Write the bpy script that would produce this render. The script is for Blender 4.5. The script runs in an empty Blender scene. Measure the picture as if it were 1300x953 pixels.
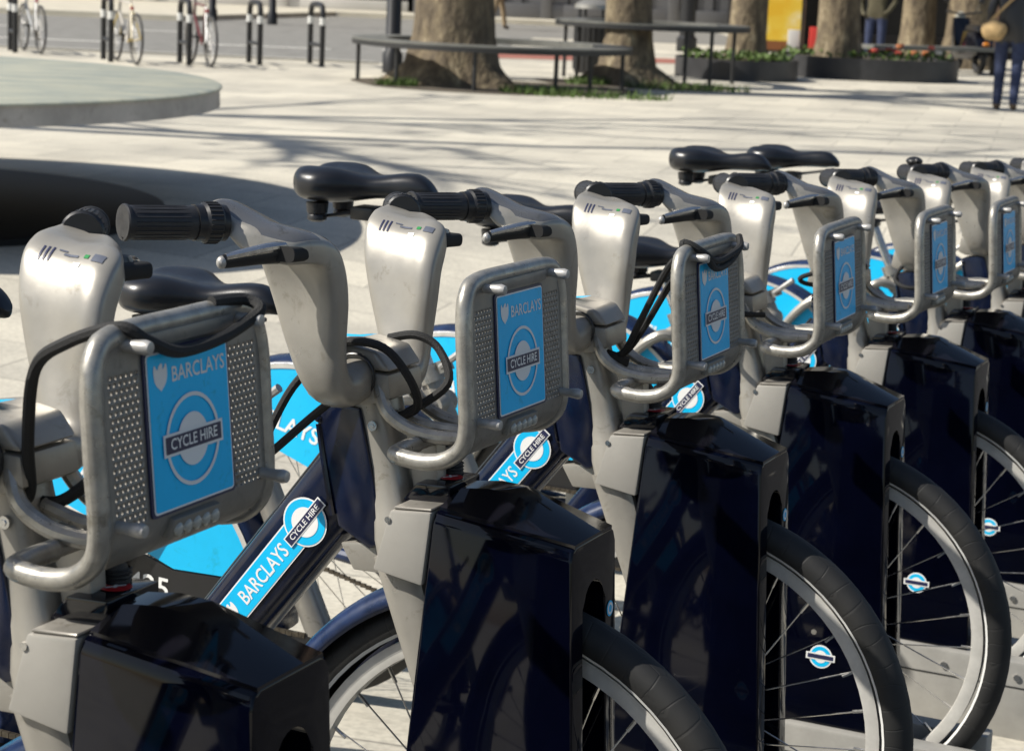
import bpy, bmesh, math, random
from mathutils import Vector, Matrix
random.seed(7)
R = math.radians
SC = bpy.context.scene
COL = SC.collection

# ------------------------------------------------------------------ camera, world, sun, exposure
cam_d = bpy.data.cameras.new('camera'); cam = bpy.data.objects.new('camera', cam_d); COL.objects.link(cam)
cam_d.sensor_width = 36.0; cam_d.lens = 36.0 * 2642.8 / 1300.0
cam_d.shift_y = -44.5 / 1300.0
cam_d.clip_start = 0.05; cam_d.clip_end = 2000
PITCH, ROLL = R(10.0216), R(2.5)
fw = Vector((0, math.cos(PITCH), -math.sin(PITCH))); rt0 = Vector((1, 0, 0)); up0 = rt0.cross(fw)
rt = math.cos(ROLL) * rt0 + math.sin(ROLL) * up0; up = -math.sin(ROLL) * rt0 + math.cos(ROLL) * up0
cam.matrix_world = Matrix(((rt.x, up.x, -fw.x, 0), (rt.y, up.y, -fw.y, 0), (rt.z, up.z, -fw.z, 1.3945), (0, 0, 0, 1)))
cam_d.dof.use_dof = True; cam_d.dof.focus_distance = 2.55; cam_d.dof.aperture_fstop = 14.0
SC.camera = cam

SUN_EL, SUN_AZ = R(43), R(-101)          # azimuth measured from +Y towards +X
sdir = Vector((math.cos(SUN_EL) * math.sin(SUN_AZ), math.cos(SUN_EL) * math.cos(SUN_AZ), math.sin(SUN_EL)))
world = bpy.data.worlds.new('World'); SC.world = world; world.use_nodes = True
wn = world.node_tree.nodes; wl = world.node_tree.links
sky = wn.new('ShaderNodeTexSky'); sky.sky_type = 'NISHITA'; sky.sun_disc = False
sky.sun_elevation = SUN_EL; sky.sun_rotation = SUN_AZ % (2 * math.pi)
sky.air_density = 1.0; sky.dust_density = 1.2; sky.ozone_density = 1.0
wl.new(sky.outputs[0], wn['Background'].inputs[0]); wn['Background'].inputs[1].default_value = 0.075
sun_d = bpy.data.lights.new('sun', 'SUN'); sun = bpy.data.objects.new('sun', sun_d); COL.objects.link(sun)
sun_d.energy = 4.8; sun_d.angle = R(0.53); sun_d.color = (1.0, 0.95, 0.86)
sun.rotation_euler = sdir.to_track_quat('Z', 'Y').to_euler(); sun.location = (-20, 5, 30)
SC.view_settings.view_transform = 'Standard'; SC.view_settings.look = 'None'
SC.view_settings.exposure = 0.52; SC.view_settings.gamma = 1.0

# ------------------------------------------------------------------ materials
MATS = {}
def mat(name, col, rough=0.5, metal=0.0, var=0.0, vscale=20.0, bump=0.0, bscale=60.0, coat=0.0, rvar=0.0, spec=0.5, col2=None, stretch=None, wear=0.0, wscale=40.0, wcol=0.45):
    if name in MATS: return MATS[name]
    m = bpy.data.materials.new(name); m.use_nodes = True; n = m.node_tree.nodes; l = m.node_tree.links
    b = n['Principled BSDF']
    b.inputs['Base Color'].default_value = (*col, 1); b.inputs['Roughness'].default_value = rough
    b.inputs['Metallic'].default_value = metal; b.inputs['Specular IOR Level'].default_value = spec
    b.inputs['Coat Weight'].default_value = coat; b.inputs['Coat Roughness'].default_value = 0.06
    tc = n.new('ShaderNodeTexCoord'); oi = n.new('ShaderNodeObjectInfo'); ml = n.new('ShaderNodeMath'); ml.operation = 'MULTIPLY'; ml.inputs[1].default_value = 23.0
    l.new(oi.outputs['Random'], ml.inputs[0]); ad = n.new('ShaderNodeVectorMath'); ad.operation = 'ADD'; l.new(tc.outputs['Object'], ad.inputs[0]); l.new(ml.outputs[0], ad.inputs[1]); src = ad.outputs[0]
    if stretch:
        mp = n.new('ShaderNodeMapping'); mp.inputs['Scale'].default_value = stretch; l.new(src, mp.inputs[0]); src = mp.outputs[0]
    if var or col2:
        t = n.new('ShaderNodeTexNoise'); t.inputs['Scale'].default_value = vscale; t.inputs['Detail'].default_value = 6; t.inputs['Roughness'].default_value = 0.65
        l.new(src, t.inputs['Vector'])
        cr = n.new('ShaderNodeValToRGB'); l.new(t.outputs['Fac'], cr.inputs[0])
        c2 = col2 if col2 else tuple(min(1, c * (1 + var)) for c in col)
        c1 = col if col2 else tuple(c * (1 - var) for c in col)
        cr.color_ramp.elements[0].position = 0.35; cr.color_ramp.elements[0].color = (*c1, 1)
        cr.color_ramp.elements[1].position = 0.68; cr.color_ramp.elements[1].color = (*c2, 1)
        l.new(cr.outputs[0], b.inputs['Base Color'])
    if wear:
        tw = n.new('ShaderNodeTexNoise'); tw.inputs['Scale'].default_value = wscale; tw.inputs['Detail'].default_value = 9; tw.inputs['Roughness'].default_value = 0.72; tw.inputs['Distortion'].default_value = 0.6
        l.new(src, tw.inputs['Vector']); cw = n.new('ShaderNodeValToRGB'); cw.color_ramp.elements[0].position = 0.60 - wear * 0.1; cw.color_ramp.elements[0].color = (1, 1, 1, 1)
        cw.color_ramp.elements[1].position = 0.72 - wear * 0.1; cw.color_ramp.elements[1].color = (wcol, wcol * .97, wcol * .9, 1); l.new(tw.outputs['Fac'], cw.inputs[0])
        mw = n.new('ShaderNodeMix'); mw.data_type = 'RGBA'; mw.blend_type = 'MULTIPLY'; mw.inputs['Factor'].default_value = 1.0
        if b.inputs['Base Color'].links: l.new(b.inputs['Base Color'].links[0].from_socket, mw.inputs['A'])
        else: mw.inputs['A'].default_value = (*col, 1)
        l.new(cw.outputs[0], mw.inputs['B']); l.new(mw.outputs['Result'], b.inputs['Base Color'])
    if rvar:
        t2 = n.new('ShaderNodeTexNoise'); t2.inputs['Scale'].default_value = vscale * 1.7; t2.inputs['Detail'].default_value = 5; l.new(src, t2.inputs['Vector'])
        mr = n.new('ShaderNodeMapRange'); mr.inputs['From Min'].default_value = 0.3; mr.inputs['From Max'].default_value = 0.7
        mr.inputs['To Min'].default_value = max(0.02, rough - rvar); mr.inputs['To Max'].default_value = rough + rvar
        l.new(t2.outputs['Fac'], mr.inputs['Value']); l.new(mr.outputs[0], b.inputs['Roughness'])
    if bump:
        t3 = n.new('ShaderNodeTexNoise'); t3.inputs['Scale'].default_value = bscale; t3.inputs['Detail'].default_value = 4; l.new(src, t3.inputs['Vector'])
        bp = n.new('ShaderNodeBump'); bp.inputs['Strength'].default_value = bump; bp.inputs['Distance'].default_value = 0.002
        l.new(t3.outputs['Fac'], bp.inputs['Height']); l.new(bp.outputs[0], b.inputs['Normal'])
    MATS[name] = m
    return m

M_SILVER = mat('silver_paint', (0.315, 0.297, 0.262), 0.36, 0.36, var=0.08, vscale=14, rvar=0.09, bump=0.04, bscale=150, wear=0.2, wscale=28, wcol=0.68)
M_ALU = mat('worn_aluminium', (0.34, 0.325, 0.29), 0.36, 0.55, var=0.2, vscale=45, rvar=0.12, bump=0.1, bscale=120, wear=0.3, wscale=34, wcol=0.6)
M_PANEL = mat('rack_grey', (0.215, 0.202, 0.18), 0.42, 0.3, var=0.1, vscale=25, rvar=0.1, bump=0.06, bscale=200, wear=0.4, wscale=45, wcol=0.6)
M_NAVYG = mat('dock_navy_gloss', (0.0008, 0.0012, 0.0050), 0.05, 0.0, var=0.25, vscale=9, rvar=0.025, spec=0.30)
M_CAP = mat('dock_black_cap', (0.005, 0.005, 0.008), 0.08, 0.0, rvar=0.05, vscale=16, bump=0.015, bscale=8)
M_NAVY = mat('frame_navy', (0.0028, 0.006, 0.022), 0.2, 0.0, var=0.3, vscale=18, rvar=0.08)
M_NAVY_DUSTY = mat('guard_navy', (0.012, 0.024, 0.068), 0.30, 0.0, var=0.4, vscale=22, rvar=0.1)
M_BLACK = mat('black_plastic', (0.012, 0.012, 0.013), 0.38, rvar=0.1, vscale=40)
M_RUBBER = mat('black_rubber', (0.017, 0.017, 0.018), 0.62, var=0.3, vscale=60, bump=0.3, bscale=300)
M_SADDLE = mat('saddle_vinyl', (0.010, 0.011, 0.014), 0.33, rvar=0.05, vscale=30, bump=0.06, bscale=500)
M_CORD = mat('cord_black', (0.010, 0.010, 0.010), 0.75, bump=0.6, bscale=700)
M_SIGN = mat('sign_blue', (0.008, 0.50, 0.90), 0.32, spec=0.25, var=0.06, vscale=8, wear=.25, wscale=55, wcol=.8)
M_CYAN = mat('guard_cyan', (0.0, 0.47, 0.82), 0.42, var=0.05, vscale=10, rvar=0.08, wear=.2, wscale=20, wcol=.8)
M_WHITE = mat('print_white', (0.78, 0.78, 0.76), 0.4)
M_GREYP = mat('print_pale_grey', (0.74, 0.75, 0.74), 0.35, spec=0.25)
M_INK = mat('print_navy', (0.022, 0.025, 0.07), 0.35)
M_RED = mat('red_plastic', (0.45, 0.015, 0.02), 0.3)
M_GREEN = mat('print_green', (0.02, 0.20, 0.05), 0.4)
M_RIM = mat('rim_alu', (0.56, 0.545, 0.505), 0.42, 0.2, var=0.1, vscale=30, rvar=0.08)
M_STEEL = mat('bright_steel', (0.62, 0.61, 0.59), 0.22, 0.95, rvar=0.06, vscale=80)
M_PEG = mat('peg_alu', (0.40, 0.39, 0.37), 0.40, 0.4, var=0.12, vscale=120)
M_LENS = mat('lamp_lens', (0.34, 0.34, 0.30), 0.1, 0.0, coat=0.5)
M_LAMPBASE = mat('lamp_base', (0.20, 0.19, 0.165), 0.35, 0.2)
M_WEDGE = mat('dock_grey', (0.33, 0.315, 0.285), 0.42, 0.15, var=0.06, vscale=8, rvar=0.06, bump=0.08, bscale=160)
M_BASE = mat('dock_base_grey', (0.33, 0.32, 0.295), 0.5, 0.2, var=0.12, vscale=12, bump=0.1, bscale=90)
M_GRIP = mat('grip_rubber', (0.020, 0.020, 0.022), 0.5, var=0.2, vscale=60, rvar=0.08)
M_HOODTOP = mat('hood_dark', (0.20, 0.20, 0.20), 0.22, 0.6, rvar=0.08, vscale=30, wear=.3, wscale=40, wcol=.6)
M_DARKHOLE = mat('cavity_black', (0.006, 0.006, 0.006), 0.8)
M_CHAIN = mat('chain_steel', (0.10, 0.085, 0.065), 0.45, 0.7, var=0.4, vscale=90)
M_REFLECT = mat('reflective_stripe', (0.62, 0.62, 0.60), 0.45)

def tyre_mat():
    m = bpy.data.materials.new('tyre_rubber'); m.use_nodes = True; n = m.node_tree.nodes; l = m.node_tree.links
    b = n['Principled BSDF']; b.inputs['Roughness'].default_value = 0.66
    tc = n.new('ShaderNodeTexCoord'); sx = n.new('ShaderNodeSeparateXYZ'); l.new(tc.outputs['Object'], sx.inputs[0])
    at = n.new('ShaderNodeMath'); at.operation = 'ARCTAN2'; l.new(sx.outputs['Z'], at.inputs[0]); l.new(sx.outputs['X'], at.inputs[1])
    cb = n.new('ShaderNodeCombineXYZ')
    k = n.new('ShaderNodeMath'); k.operation = 'MULTIPLY'; k.inputs[1].default_value = 8.0; l.new(at.outputs[0], k.inputs[0])
    k2 = n.new('ShaderNodeMath'); k2.operation = 'MULTIPLY'; k2.inputs[1].default_value = 34.0; l.new(sx.outputs['Y'], k2.inputs[0])
    l.new(k.outputs[0], cb.inputs[0]); l.new(k2.outputs[0], cb.inputs[1])
    v = n.new('ShaderNodeTexVoronoi'); v.feature = 'DISTANCE_TO_EDGE'; v.inputs['Scale'].default_value = 1.3; v.inputs['Randomness'].default_value = 0.55
    l.new(cb.outputs[0], v.inputs['Vector'])
    mr = n.new('ShaderNodeMapRange'); mr.inputs['From Min'].default_value = 0.0; mr.inputs['From Max'].default_value = 0.05; l.new(v.outputs['Distance'], mr.inputs['Value'])
    bp = n.new('ShaderNodeBump'); bp.inputs['Strength'].default_value = 0.4; bp.inputs['Distance'].default_value = 0.0010
    l.new(mr.outputs[0], bp.inputs['Height']); l.new(bp.outputs[0], b.inputs['Normal'])
    t = n.new('ShaderNodeTexNoise'); t.inputs['Scale'].default_value = 16; t.inputs['Detail'].default_value = 6; l.new(tc.outputs['Object'], t.inputs['Vector'])
    cr = n.new('ShaderNodeValToRGB'); cr.color_ramp.elements[0].position = .4; cr.color_ramp.elements[0].color = (.009, .009, .009, 1)
    cr.color_ramp.elements[1].position = .75; cr.color_ramp.elements[1].color = (.022, .021, .019, 1)
    l.new(t.outputs['Fac'], cr.inputs[0]); l.new(cr.outputs[0], b.inputs['Base Color'])
    return m
M_TYRE = tyre_mat()

# ------------------------------------------------------------------ mesh helpers
def mesh_obj(name, bm, m, parent=None, smooth=35, mats=None):
    bmesh.ops.recalc_face_normals(bm, faces=bm.faces)
    me = bpy.data.meshes.new(name); bm.to_mesh(me); bm.free()
    if mats:
        for x in mats: me.materials.append(x)
    else: me.materials.append(m)
    if smooth:
        me.shade_smooth(); me.set_sharp_from_angle(angle=R(smooth))
    o = bpy.data.objects.new(name, me); COL.objects.link(o)
    if parent is not None: o.parent = parent
    return o
def empty(name, loc=(0, 0, 0), rz=0.0):
    o = bpy.data.objects.new(name, None); COL.objects.link(o); o.location = loc; o.rotation_euler = (0, 0, rz); o.empty_display_size = 0.1
    return o
def tag(o, label=None, cat=None, group=None, kind=None):
    if label: o['label'] = label
    if cat: o['category'] = cat
    if group: o['group'] = group
    if kind: o['kind'] = kind
    return o
def BM(): return bmesh.new()
def loft(bm, rings, caps=True, closed=True, mi=0):
    vr = [[bm.verts.new(p) for p in r] for r in rings]
    n = len(rings[0]); rng = n if closed else n - 1
    for a, b in zip(vr[:-1], vr[1:]):
        for i in range(rng):
            j = (i + 1) % n
            try: f = bm.faces.new((a[i], a[j], b[j], b[i])); f.material_index = mi
            except ValueError: pass
    if caps and closed:
        for r in (vr[0], vr[-1]):
            try: f = bm.faces.new(r); f.material_index = mi
            except ValueError: pass
    return vr
def catmull(P, sub=6, closed=False):
    P = [Vector(p) for p in P]; n = len(P); out = []
    segs = n if closed else n - 1
    for i in range(segs):
        if closed: p0, p1, p2, p3 = P[(i - 1) % n], P[i], P[(i + 1) % n], P[(i + 2) % n]
        else: p0, p1, p2, p3 = P[max(i - 1, 0)], P[i], P[i + 1], P[min(i + 2, n - 1)]
        for k in range(sub):
            t = k / sub
            out.append(0.5 * ((2 * p1) + (p2 - p0) * t + (2 * p0 - 5 * p1 + 4 * p2 - p3) * t * t + (3 * p1 - p0 - 3 * p2 + p3) * t ** 3))
    if not closed: out.append(P[-1])
    return out
def tube(bm, pts, r, seg=10, caps=True, closed=False, flat=1.0, mi=0):
    pts = [Vector(p) for p in pts]; n = len(pts)
    rs = r if isinstance(r, (list, tuple)) else [r] * n
    T = []
    for i in range(n):
        a = pts[(i - 1) % n] if (closed or i > 0) else pts[i]; b = pts[(i + 1) % n] if (closed or i < n - 1) else pts[i]
        T.append((b - a).normalized())
    ref = Vector((0, 0, 1)) if abs(T[0].z) < 0.9 else Vector((1, 0, 0))
    nrm = (ref - T[0] * ref.dot(T[0])).normalized(); rings = []
    for i in range(n):
        nrm = (nrm - T[i] * nrm.dot(T[i]))
        nrm = nrm.normalized() if nrm.length > 1e-6 else T[i].orthogonal().normalized()
        bi = T[i].cross(nrm)
        rings.append([pts[i] + (nrm * math.cos(2 * math.pi * k / seg) + bi * math.sin(2 * math.pi * k / seg) * flat) * rs[i] for k in range(seg)])
    if closed: rings.append(rings[0])
    vr = loft(bm, rings, caps=caps and not closed, mi=mi)
    if closed: bmesh.ops.remove_doubles(bm, verts=vr[0] + vr[-1], dist=1e-6)
def stube(bm, pts, r, seg=10, sub=6, **k):
    p = catmull(pts, sub)
    if isinstance(r, (list, tuple)):
        rr = []
        for i in range(len(r) - 1):
            for j in range(sub): rr.append(r[i] + (r[i + 1] - r[i]) * j / sub)
        rr.append(r[-1]); r = rr
    tube(bm, p, r, seg, **k)
def box(bm, lo, hi, bev=0.0, seg=2, mi=0):
    lo, hi = Vector(lo), Vector(hi)
    v = [bm.verts.new((x, y, z)) for x in (lo.x, hi.x) for y in (lo.y, hi.y) for z in (lo.z, hi.z)]
    fs = [bm.faces.new([v[i] for i in q]) for q in ((0, 1, 3, 2), (4, 6, 7, 5), (0, 4, 5, 1), (2, 3, 7, 6), (0, 2, 6, 4), (1, 5, 7, 3))]
    for f in fs: f.material_index = mi
    if bev:
        ed = list({e for f in fs for e in f.edges})
        bmesh.ops.bevel(bm, geom=ed, offset=bev, segments=seg, affect='EDGES', profile=0.6)
def prism(bm, poly, fn, a, b, bev=0.0, seg=2, mi=0):
    """poly: 2-D outline; fn(p, t) -> 3-D; extruded from t=a to t=b"""
    A = [bm.verts.new(fn(p, a)) for p in poly]; B = [bm.verts.new(fn(p, b)) for p in poly]; n = len(poly)
    fs = [bm.faces.new(A), bm.faces.new(B[::-1])] + [bm.faces.new((A[i], A[(i + 1) % n], B[(i + 1) % n], B[i])) for i in range(n)]
    for f in fs: f.material_index = mi
    if bev:
        ed = list({e for f in fs for e in f.edges})
        bmesh.ops.bevel(bm, geom=ed, offset=bev, segments=seg, affect='EDGES', profile=0.6, clamp_overlap=True)
XZ = lambda p, t: (p[0], t, p[1])     # outline in the bicycle's (forward, up) plane, thickness sideways
YZ = lambda p, t: (t, p[0], p[1])
XY = lambda p, t: (p[0], p[1], t)
def lathe(bm, prof, c=(0, 0, 0), axis='Z', seg=24, a0=0.0, a1=2 * math.pi, mi=0):
    c = Vector(c); full = abs(a1 - a0) > 6.28; n = seg if full else seg + 1; rings = []
    for i in range(n):
        a = a0 + (a1 - a0) * i / seg; ca, sa = math.cos(a), math.sin(a); ring = []
        for r, h in prof:
            if axis == 'Z': ring.append(c + Vector((r * ca, r * sa, h)))
            elif axis == 'Y': ring.append(c + Vector((r * ca, h, r * sa)))
            else: ring.append(c + Vector((h, r * ca, r * sa)))
        rings.append(ring)
    vr = [[bm.verts.new(p) for p in r] for r in rings]; m = len(prof)
    for i in range(n if full else n - 1):
        A, B = vr[i], vr[(i + 1) % n]
        for j in range(m - 1):
            try: f = bm.faces.new((A[j], A[j + 1], B[j + 1], B[j])); f.material_index = mi
            except ValueError: pass
    bmesh.ops.remove_doubles(bm, verts=[v for r in vr for v in r], dist=1e-6)
def sphere(bm, c, r, sc=(1, 1, 1), u=12, v=8, mi=0):
    m = Matrix.Translation(c) @ Matrix.Diagonal((*[r * s for s in sc], 1))
    g = bmesh.ops.create_uvsphere(bm, u_segments=u, v_segments=v, radius=1, matrix=m)
    for vv in g['verts']:
        for f in vv.link_faces: f.material_index = mi
def ring_flat(bm, r0, r1, seg=40):
    A = [bm.verts.new((r0 * math.cos(2 * math.pi * i / seg), r0 * math.sin(2 * math.pi * i / seg), 0)) for i in range(seg)]
    B = [bm.verts.new((r1 * math.cos(2 * math.pi * i / seg), r1 * math.sin(2 * math.pi * i / seg), 0)) for i in range(seg)]
    for i in range(seg): bm.faces.new((A[i], A[(i + 1) % seg], B[(i + 1) % seg], B[i]))
def poly_flat(bm, pts): bm.faces.new([bm.verts.new((x, y, 0)) for x, y in pts])
def rect_pts(w, h, cx=0, cy=0): return [(cx - w / 2, cy - h / 2), (cx + w / 2, cy - h / 2), (cx + w / 2, cy + h / 2), (cx - w / 2, cy + h / 2)]
def disc_pts(r, n=36, cx=0, cy=0): return [(cx + r * math.cos(2 * math.pi * i / n), cy + r * math.sin(2 * math.pi * i / n)) for i in range(n)]
def rrect(w, h, r, n=5, cx=0, cy=0):
    o = []
    for sx, sy, a in ((1, 1, 0), (-1, 1, 90), (-1, -1, 180), (1, -1, 270)):
        for k in range(n + 1):
            t = R(a + 90 * k / n); o.append((cx + sx * (w / 2 - r) + r * math.cos(t), cy + sy * (h / 2 - r) + r * math.sin(t)))
    return o
def text_bm(body, size, spacing=1.0, bold=0.0, sx=1.0):
    c = bpy.data.curves.new('lettering', 'FONT'); c.body = body; c.size = size; c.align_x = 'CENTER'; c.align_y = 'CENTER'
    c.space_character = spacing; c.offset = bold; c.resolution_u = 3
    o = bpy.data.objects.new('lettering', c); COL.objects.link(o)
    dg = bpy.context.evaluated_depsgraph_get(); dg.update()
    me = bpy.data.meshes.new_from_object(o.evaluated_get(dg))
    bm = BM(); bm.from_mesh(me)
    bpy.data.objects.remove(o); bpy.data.curves.remove(c); bpy.data.meshes.remove(me)
    bmesh.ops.remove_doubles(bm, verts=bm.verts, dist=1e-7)
    for v in bm.verts: v.co.x *= sx
    return bm
def place(bm, origin, ex, ey):
    """map flat (x, y) art onto a plane: origin + x*ex + y*ey"""
    ex, ey, o = Vector(ex), Vector(ey), Vector(origin); ez = ex.cross(ey)
    for v in bm.verts: v.co = o + v.co.x * ex + v.co.y * ey + v.co.z * ez
def art(name, bm, m, parent, origin, ex, ey):
    place(bm, origin, ex, ey); return mesh_obj(name, bm, m, parent, smooth=0)
def copy_tree(o, parent=None):
    c = o.copy(); COL.objects.link(c); c.parent = parent
    for ch in list(o.children): copy_tree(ch, c)
    return c

# ------------------------------------------------------------------ terrain
A = R(25.0453)
RU = Vector((math.cos(A), -math.sin(A), 0)); RV = Vector((math.sin(A), math.cos(A), 0))
ORG2 = Vector((0.01493, 2.38914, 0)); SPACING = 0.67317; SLOPE = -0.05
def sstep(x, a, b):
    t = min(1, max(0, (x - a) / (b - a))); return t * t * (3 - 2 * t)
def ground_z(x, y):
    d = Vector((x, y, 0)) - ORG2; t = d.dot(RV); u = d.dot(RU)
    if t < -1.4: z = 0.07 * (1 - sstep(-t, 1.4, 9.0))
    elif t < 6.4: z = SLOPE * t
    else: z = SLOPE * 6.4 * (1 - sstep(t, 6.4, 13.0))
    return z * sstep(u, -6.5, -1.3)
def org(k):
    p = ORG2 + RV * SPACING * (k - 2); return Vector((p.x, p.y, SLOPE * SPACING * (k - 2)))

def plaza_mat():
    m = bpy.data.materials.new('plaza_stone'); m.use_nodes = True; n = m.node_tree.nodes; l = m.node_tree.links
    b = n['Principled BSDF']; b.inputs['Roughness'].default_value = 0.8
    tc = n.new('ShaderNodeTexCoord')
    mp = n.new('ShaderNodeMapping'); mp.inputs['Rotation'].default_value = (0, 0, R(14)); l.new(tc.outputs['Object'], mp.inputs[0])
    br = n.new('ShaderNodeTexBrick'); br.inputs['Scale'].default_value = 1.0; br.inputs['Brick Width'].default_value = 0.9; br.inputs['Row Height'].default_value = 0.6
    br.inputs['Mortar Size'].default_value = 0.006; br.inputs['Mortar Smooth'].default_value = 0.3; br.inputs['Bias'].default_value = 0.0
    br.inputs['Color1'].default_value = (0.63, 0.59, 0.49, 1); br.inputs['Color2'].default_value = (0.515, 0.485, 0.41, 1); br.inputs['Mortar'].default_value = (0.33, 0.31, 0.265, 1)
    l.new(mp.outputs[0], br.inputs['Vector'])
    t = n.new('ShaderNodeTexNoise'); t.inputs['Scale'].default_value = 0.7; t.inputs['Detail'].default_value = 8; t.inputs['Roughness'].default_value = 0.65; l.new(tc.outputs['Object'], t.inputs['Vector'])
    cr = n.new('ShaderNodeValToRGB'); cr.color_ramp.elements[0].position = .3; cr.color_ramp.elements[0].color = (.66, .66, .67, 1); cr.color_ramp.elements[1].position = .62; cr.color_ramp.elements[1].color = (1.05, 1.04, 1.02, 1)
    l.new(t.outputs['Fac'], cr.inputs[0])
    mx = n.new('ShaderNodeMix'); mx.data_type = 'RGBA'; mx.blend_type = 'MULTIPLY'; mx.inputs['Factor'].default_value = 1
    l.new(br.outputs['Color'], mx.inputs['A']); l.new(cr.outputs[0], mx.inputs['B'])
    t2 = n.new('ShaderNodeTexNoise'); t2.inputs['Scale'].default_value = 55; t2.inputs['Detail'].default_value = 5; l.new(tc.outputs['Object'], t2.inputs['Vector'])
    cr2 = n.new('ShaderNodeValToRGB'); cr2.color_ramp.elements[0].position = .35; cr2.color_ramp.elements[0].color = (.80, .80, .80, 1); cr2.color_ramp.elements[1].position = .6; cr2.color_ramp.elements[1].color = (1, 1, 1, 1)
    l.new(t2.outputs['Fac'], cr2.inputs[0])
    mx2 = n.new('ShaderNodeMix'); mx2.data_type = 'RGBA'; mx2.blend_type = 'MULTIPLY'; mx2.inputs['Factor'].default_value = 1
    l.new(mx.outputs['Result'], mx2.inputs['A']); l.new(cr2.outputs[0], mx2.inputs['B']); vg = n.new('ShaderNodeTexVoronoi'); vg.inputs['Scale'].default_value = 1.7; l.new(tc.outputs['Object'], vg.inputs['Vector'])
    rg = n.new('ShaderNodeValToRGB'); rg.color_ramp.elements[0].position = .030; rg.color_ramp.elements[0].color = (.55, .55, .55, 1); rg.color_ramp.elements[1].position = .045; rg.color_ramp.elements[1].color = (1, 1, 1, 1); l.new(vg.outputs['Distance'], rg.inputs[0])
    mx3 = n.new('ShaderNodeMix'); mx3.data_type = 'RGBA'; mx3.blend_type = 'MULTIPLY'; mx3.inputs['Factor'].default_value = .8
    l.new(mx2.outputs['Result'], mx3.inputs['A']); l.new(rg.outputs[0], mx3.inputs['B']); l.new(mx3.outputs['Result'], b.inputs['Base Color'])
    bp = n.new('ShaderNodeBump'); bp.inputs['Strength'].default_value = .35; bp.inputs['Distance'].default_value = .004
    iv = n.new('ShaderNodeMath'); iv.operation = 'SUBTRACT'; iv.inputs[0].default_value = 1; l.new(br.outputs['Fac'], iv.inputs[1]); l.new(iv.outputs[0], bp.inputs['Height']); l.new(bp.outputs[0], b.inputs['Normal'])
    return m
M_PLAZA = plaza_mat()
def axis_coords(lo, hi, a, b, step):
    c = []; x = lo
    while x < a: c.append(x); x += max(step, (a - x) * 0.35)
    x = a
    while x < b: c.append(x); x += step
    x = b
    while x < hi: c.append(x); x += max(step, (x - b) * 0.5 + step)
    c.append(hi); return c
bm = BM(); xs = axis_coords(-600, 600, -8, 10, 0.6); ys = axis_coords(-300, 900, -8, 18, 0.6)
gv = [[bm.verts.new((x, y, ground_z(x, y) if (abs(x) < 60 and -60 < y < 60) else 0)) for x in xs] for y in ys]
for j in range(len(ys) - 1):
    for i in range(len(xs) - 1): bm.faces.new((gv[j][i], gv[j][i + 1], gv[j + 1][i + 1], gv[j + 1][i]))
tag(mesh_obj('ground', bm, M_PLAZA), kind='structure')

def sheet(name, pts, z, m, thick=0.0, parent=None, kind='structure'):
    bm = BM()
    if thick: prism(bm, pts, XY, z - thick, z)
    else: bm.faces.new([bm.verts.new((x, y, z)) for x, y in pts])
    o = mesh_obj(name, bm, m, parent, smooth=0)
    if kind and parent is None: tag(o, kind=kind)
    return o
M_ROAD = mat('asphalt', (0.20, 0.195, 0.18), 0.85, var=0.2, vscale=3, bump=0.4, bscale=120)
M_PAVE = mat('far_pavement', (0.50, 0.465, 0.38), 0.85, var=0.12, vscale=1.2)
M_REDPAVE = mat('red_paving', (0.30, 0.115, 0.085), 0.85, var=0.15, vscale=4)
M_KERB = mat('kerb_granite', (0.36, 0.345, 0.31), 0.7, var=0.12, vscale=8)
M_PAINT = mat('road_paint', (0.72, 0.70, 0.64), 0.7, var=0.1, vscale=6)
road = sheet('road', [(-90, 30.6), (-2.2, 30.6), (-0.9, 32.4), (0.2, 46.0), (5.2, 46.3), (5.2, 57.0), (-5, 57.0), (-7.5, 46.5), (-90, 45.0)], 0.004, M_ROAD)
for x0, x1, y in ((-9.0, -6.4, 33.6), (-5.4, -3.2, 34.5), (-13.5, -11, 33.2), (-2.4, -1.0, 35.2), (-12, -9, 38.8), (-8, -6, 39.6)):
    sheet('lane_dash', [(x0, y), (x1, y + .12), (x1, y + .34), (x0, y + .22)], 0.008, M_PAINT, parent=road)
sheet('far_pavement', [(-90, 45.2), (-7.6, 46.7), (-5.2, 57.2), (5.4, 57.2), (5.4, 90), (-90, 90)], 0.12, M_PAVE, thick=0.118)
sheet('red_paving_strip', [(-0.7, 34.1), (4.2, 35.6), (4.2, 37.6), (-0.5, 36.3)], 0.005, M_REDPAVE)
sheet('kerb', [(-90, 30.3), (-2.1, 30.3), (-2.2, 30.58), (-90, 30.58)], 0.03, M_KERB, thick=0.026)

# unseen street added along the dock fronts to darken their reflections
bm = BM(); us = [0.78, 1.5, 3, 6, 12, 14]; ts = [-30, -14] + [-9 + .6 * i for i in range(38)] + [15, 18]
gv = []
for t in ts:
    r = []
    for u in us: p = ORG2 + RU * u + RV * t; r.append(bm.verts.new((p.x, p.y, ground_z(p.x, p.y) + .006)))
    gv.append(r)
for j in range(len(ts) - 1):
    for i in range(len(us) - 1): bm.faces.new((gv[j][i], gv[j][i + 1], gv[j + 1][i + 1], gv[j + 1][i]))
tag(mesh_obj('near_road', bm, mat('street_asphalt', (0.055, 0.053, 0.05), 0.85, var=0.25, vscale=6, bump=0.5, bscale=150)), kind='structure')
bm = BM(); rings = []
for t in ts:
    o = ORG2 + RV * t; rr = []
    for u, h in ((.62, -.02), (.62, .035), (.775, .03), (.775, -.02)): p = o + RU * u; rr.append(Vector((p.x, p.y, ground_z(p.x, p.y) + h)))
    rings.append(rr)
loft(bm, rings); tag(mesh_obj('near_kerb', bm, M_KERB), kind='structure')

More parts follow.
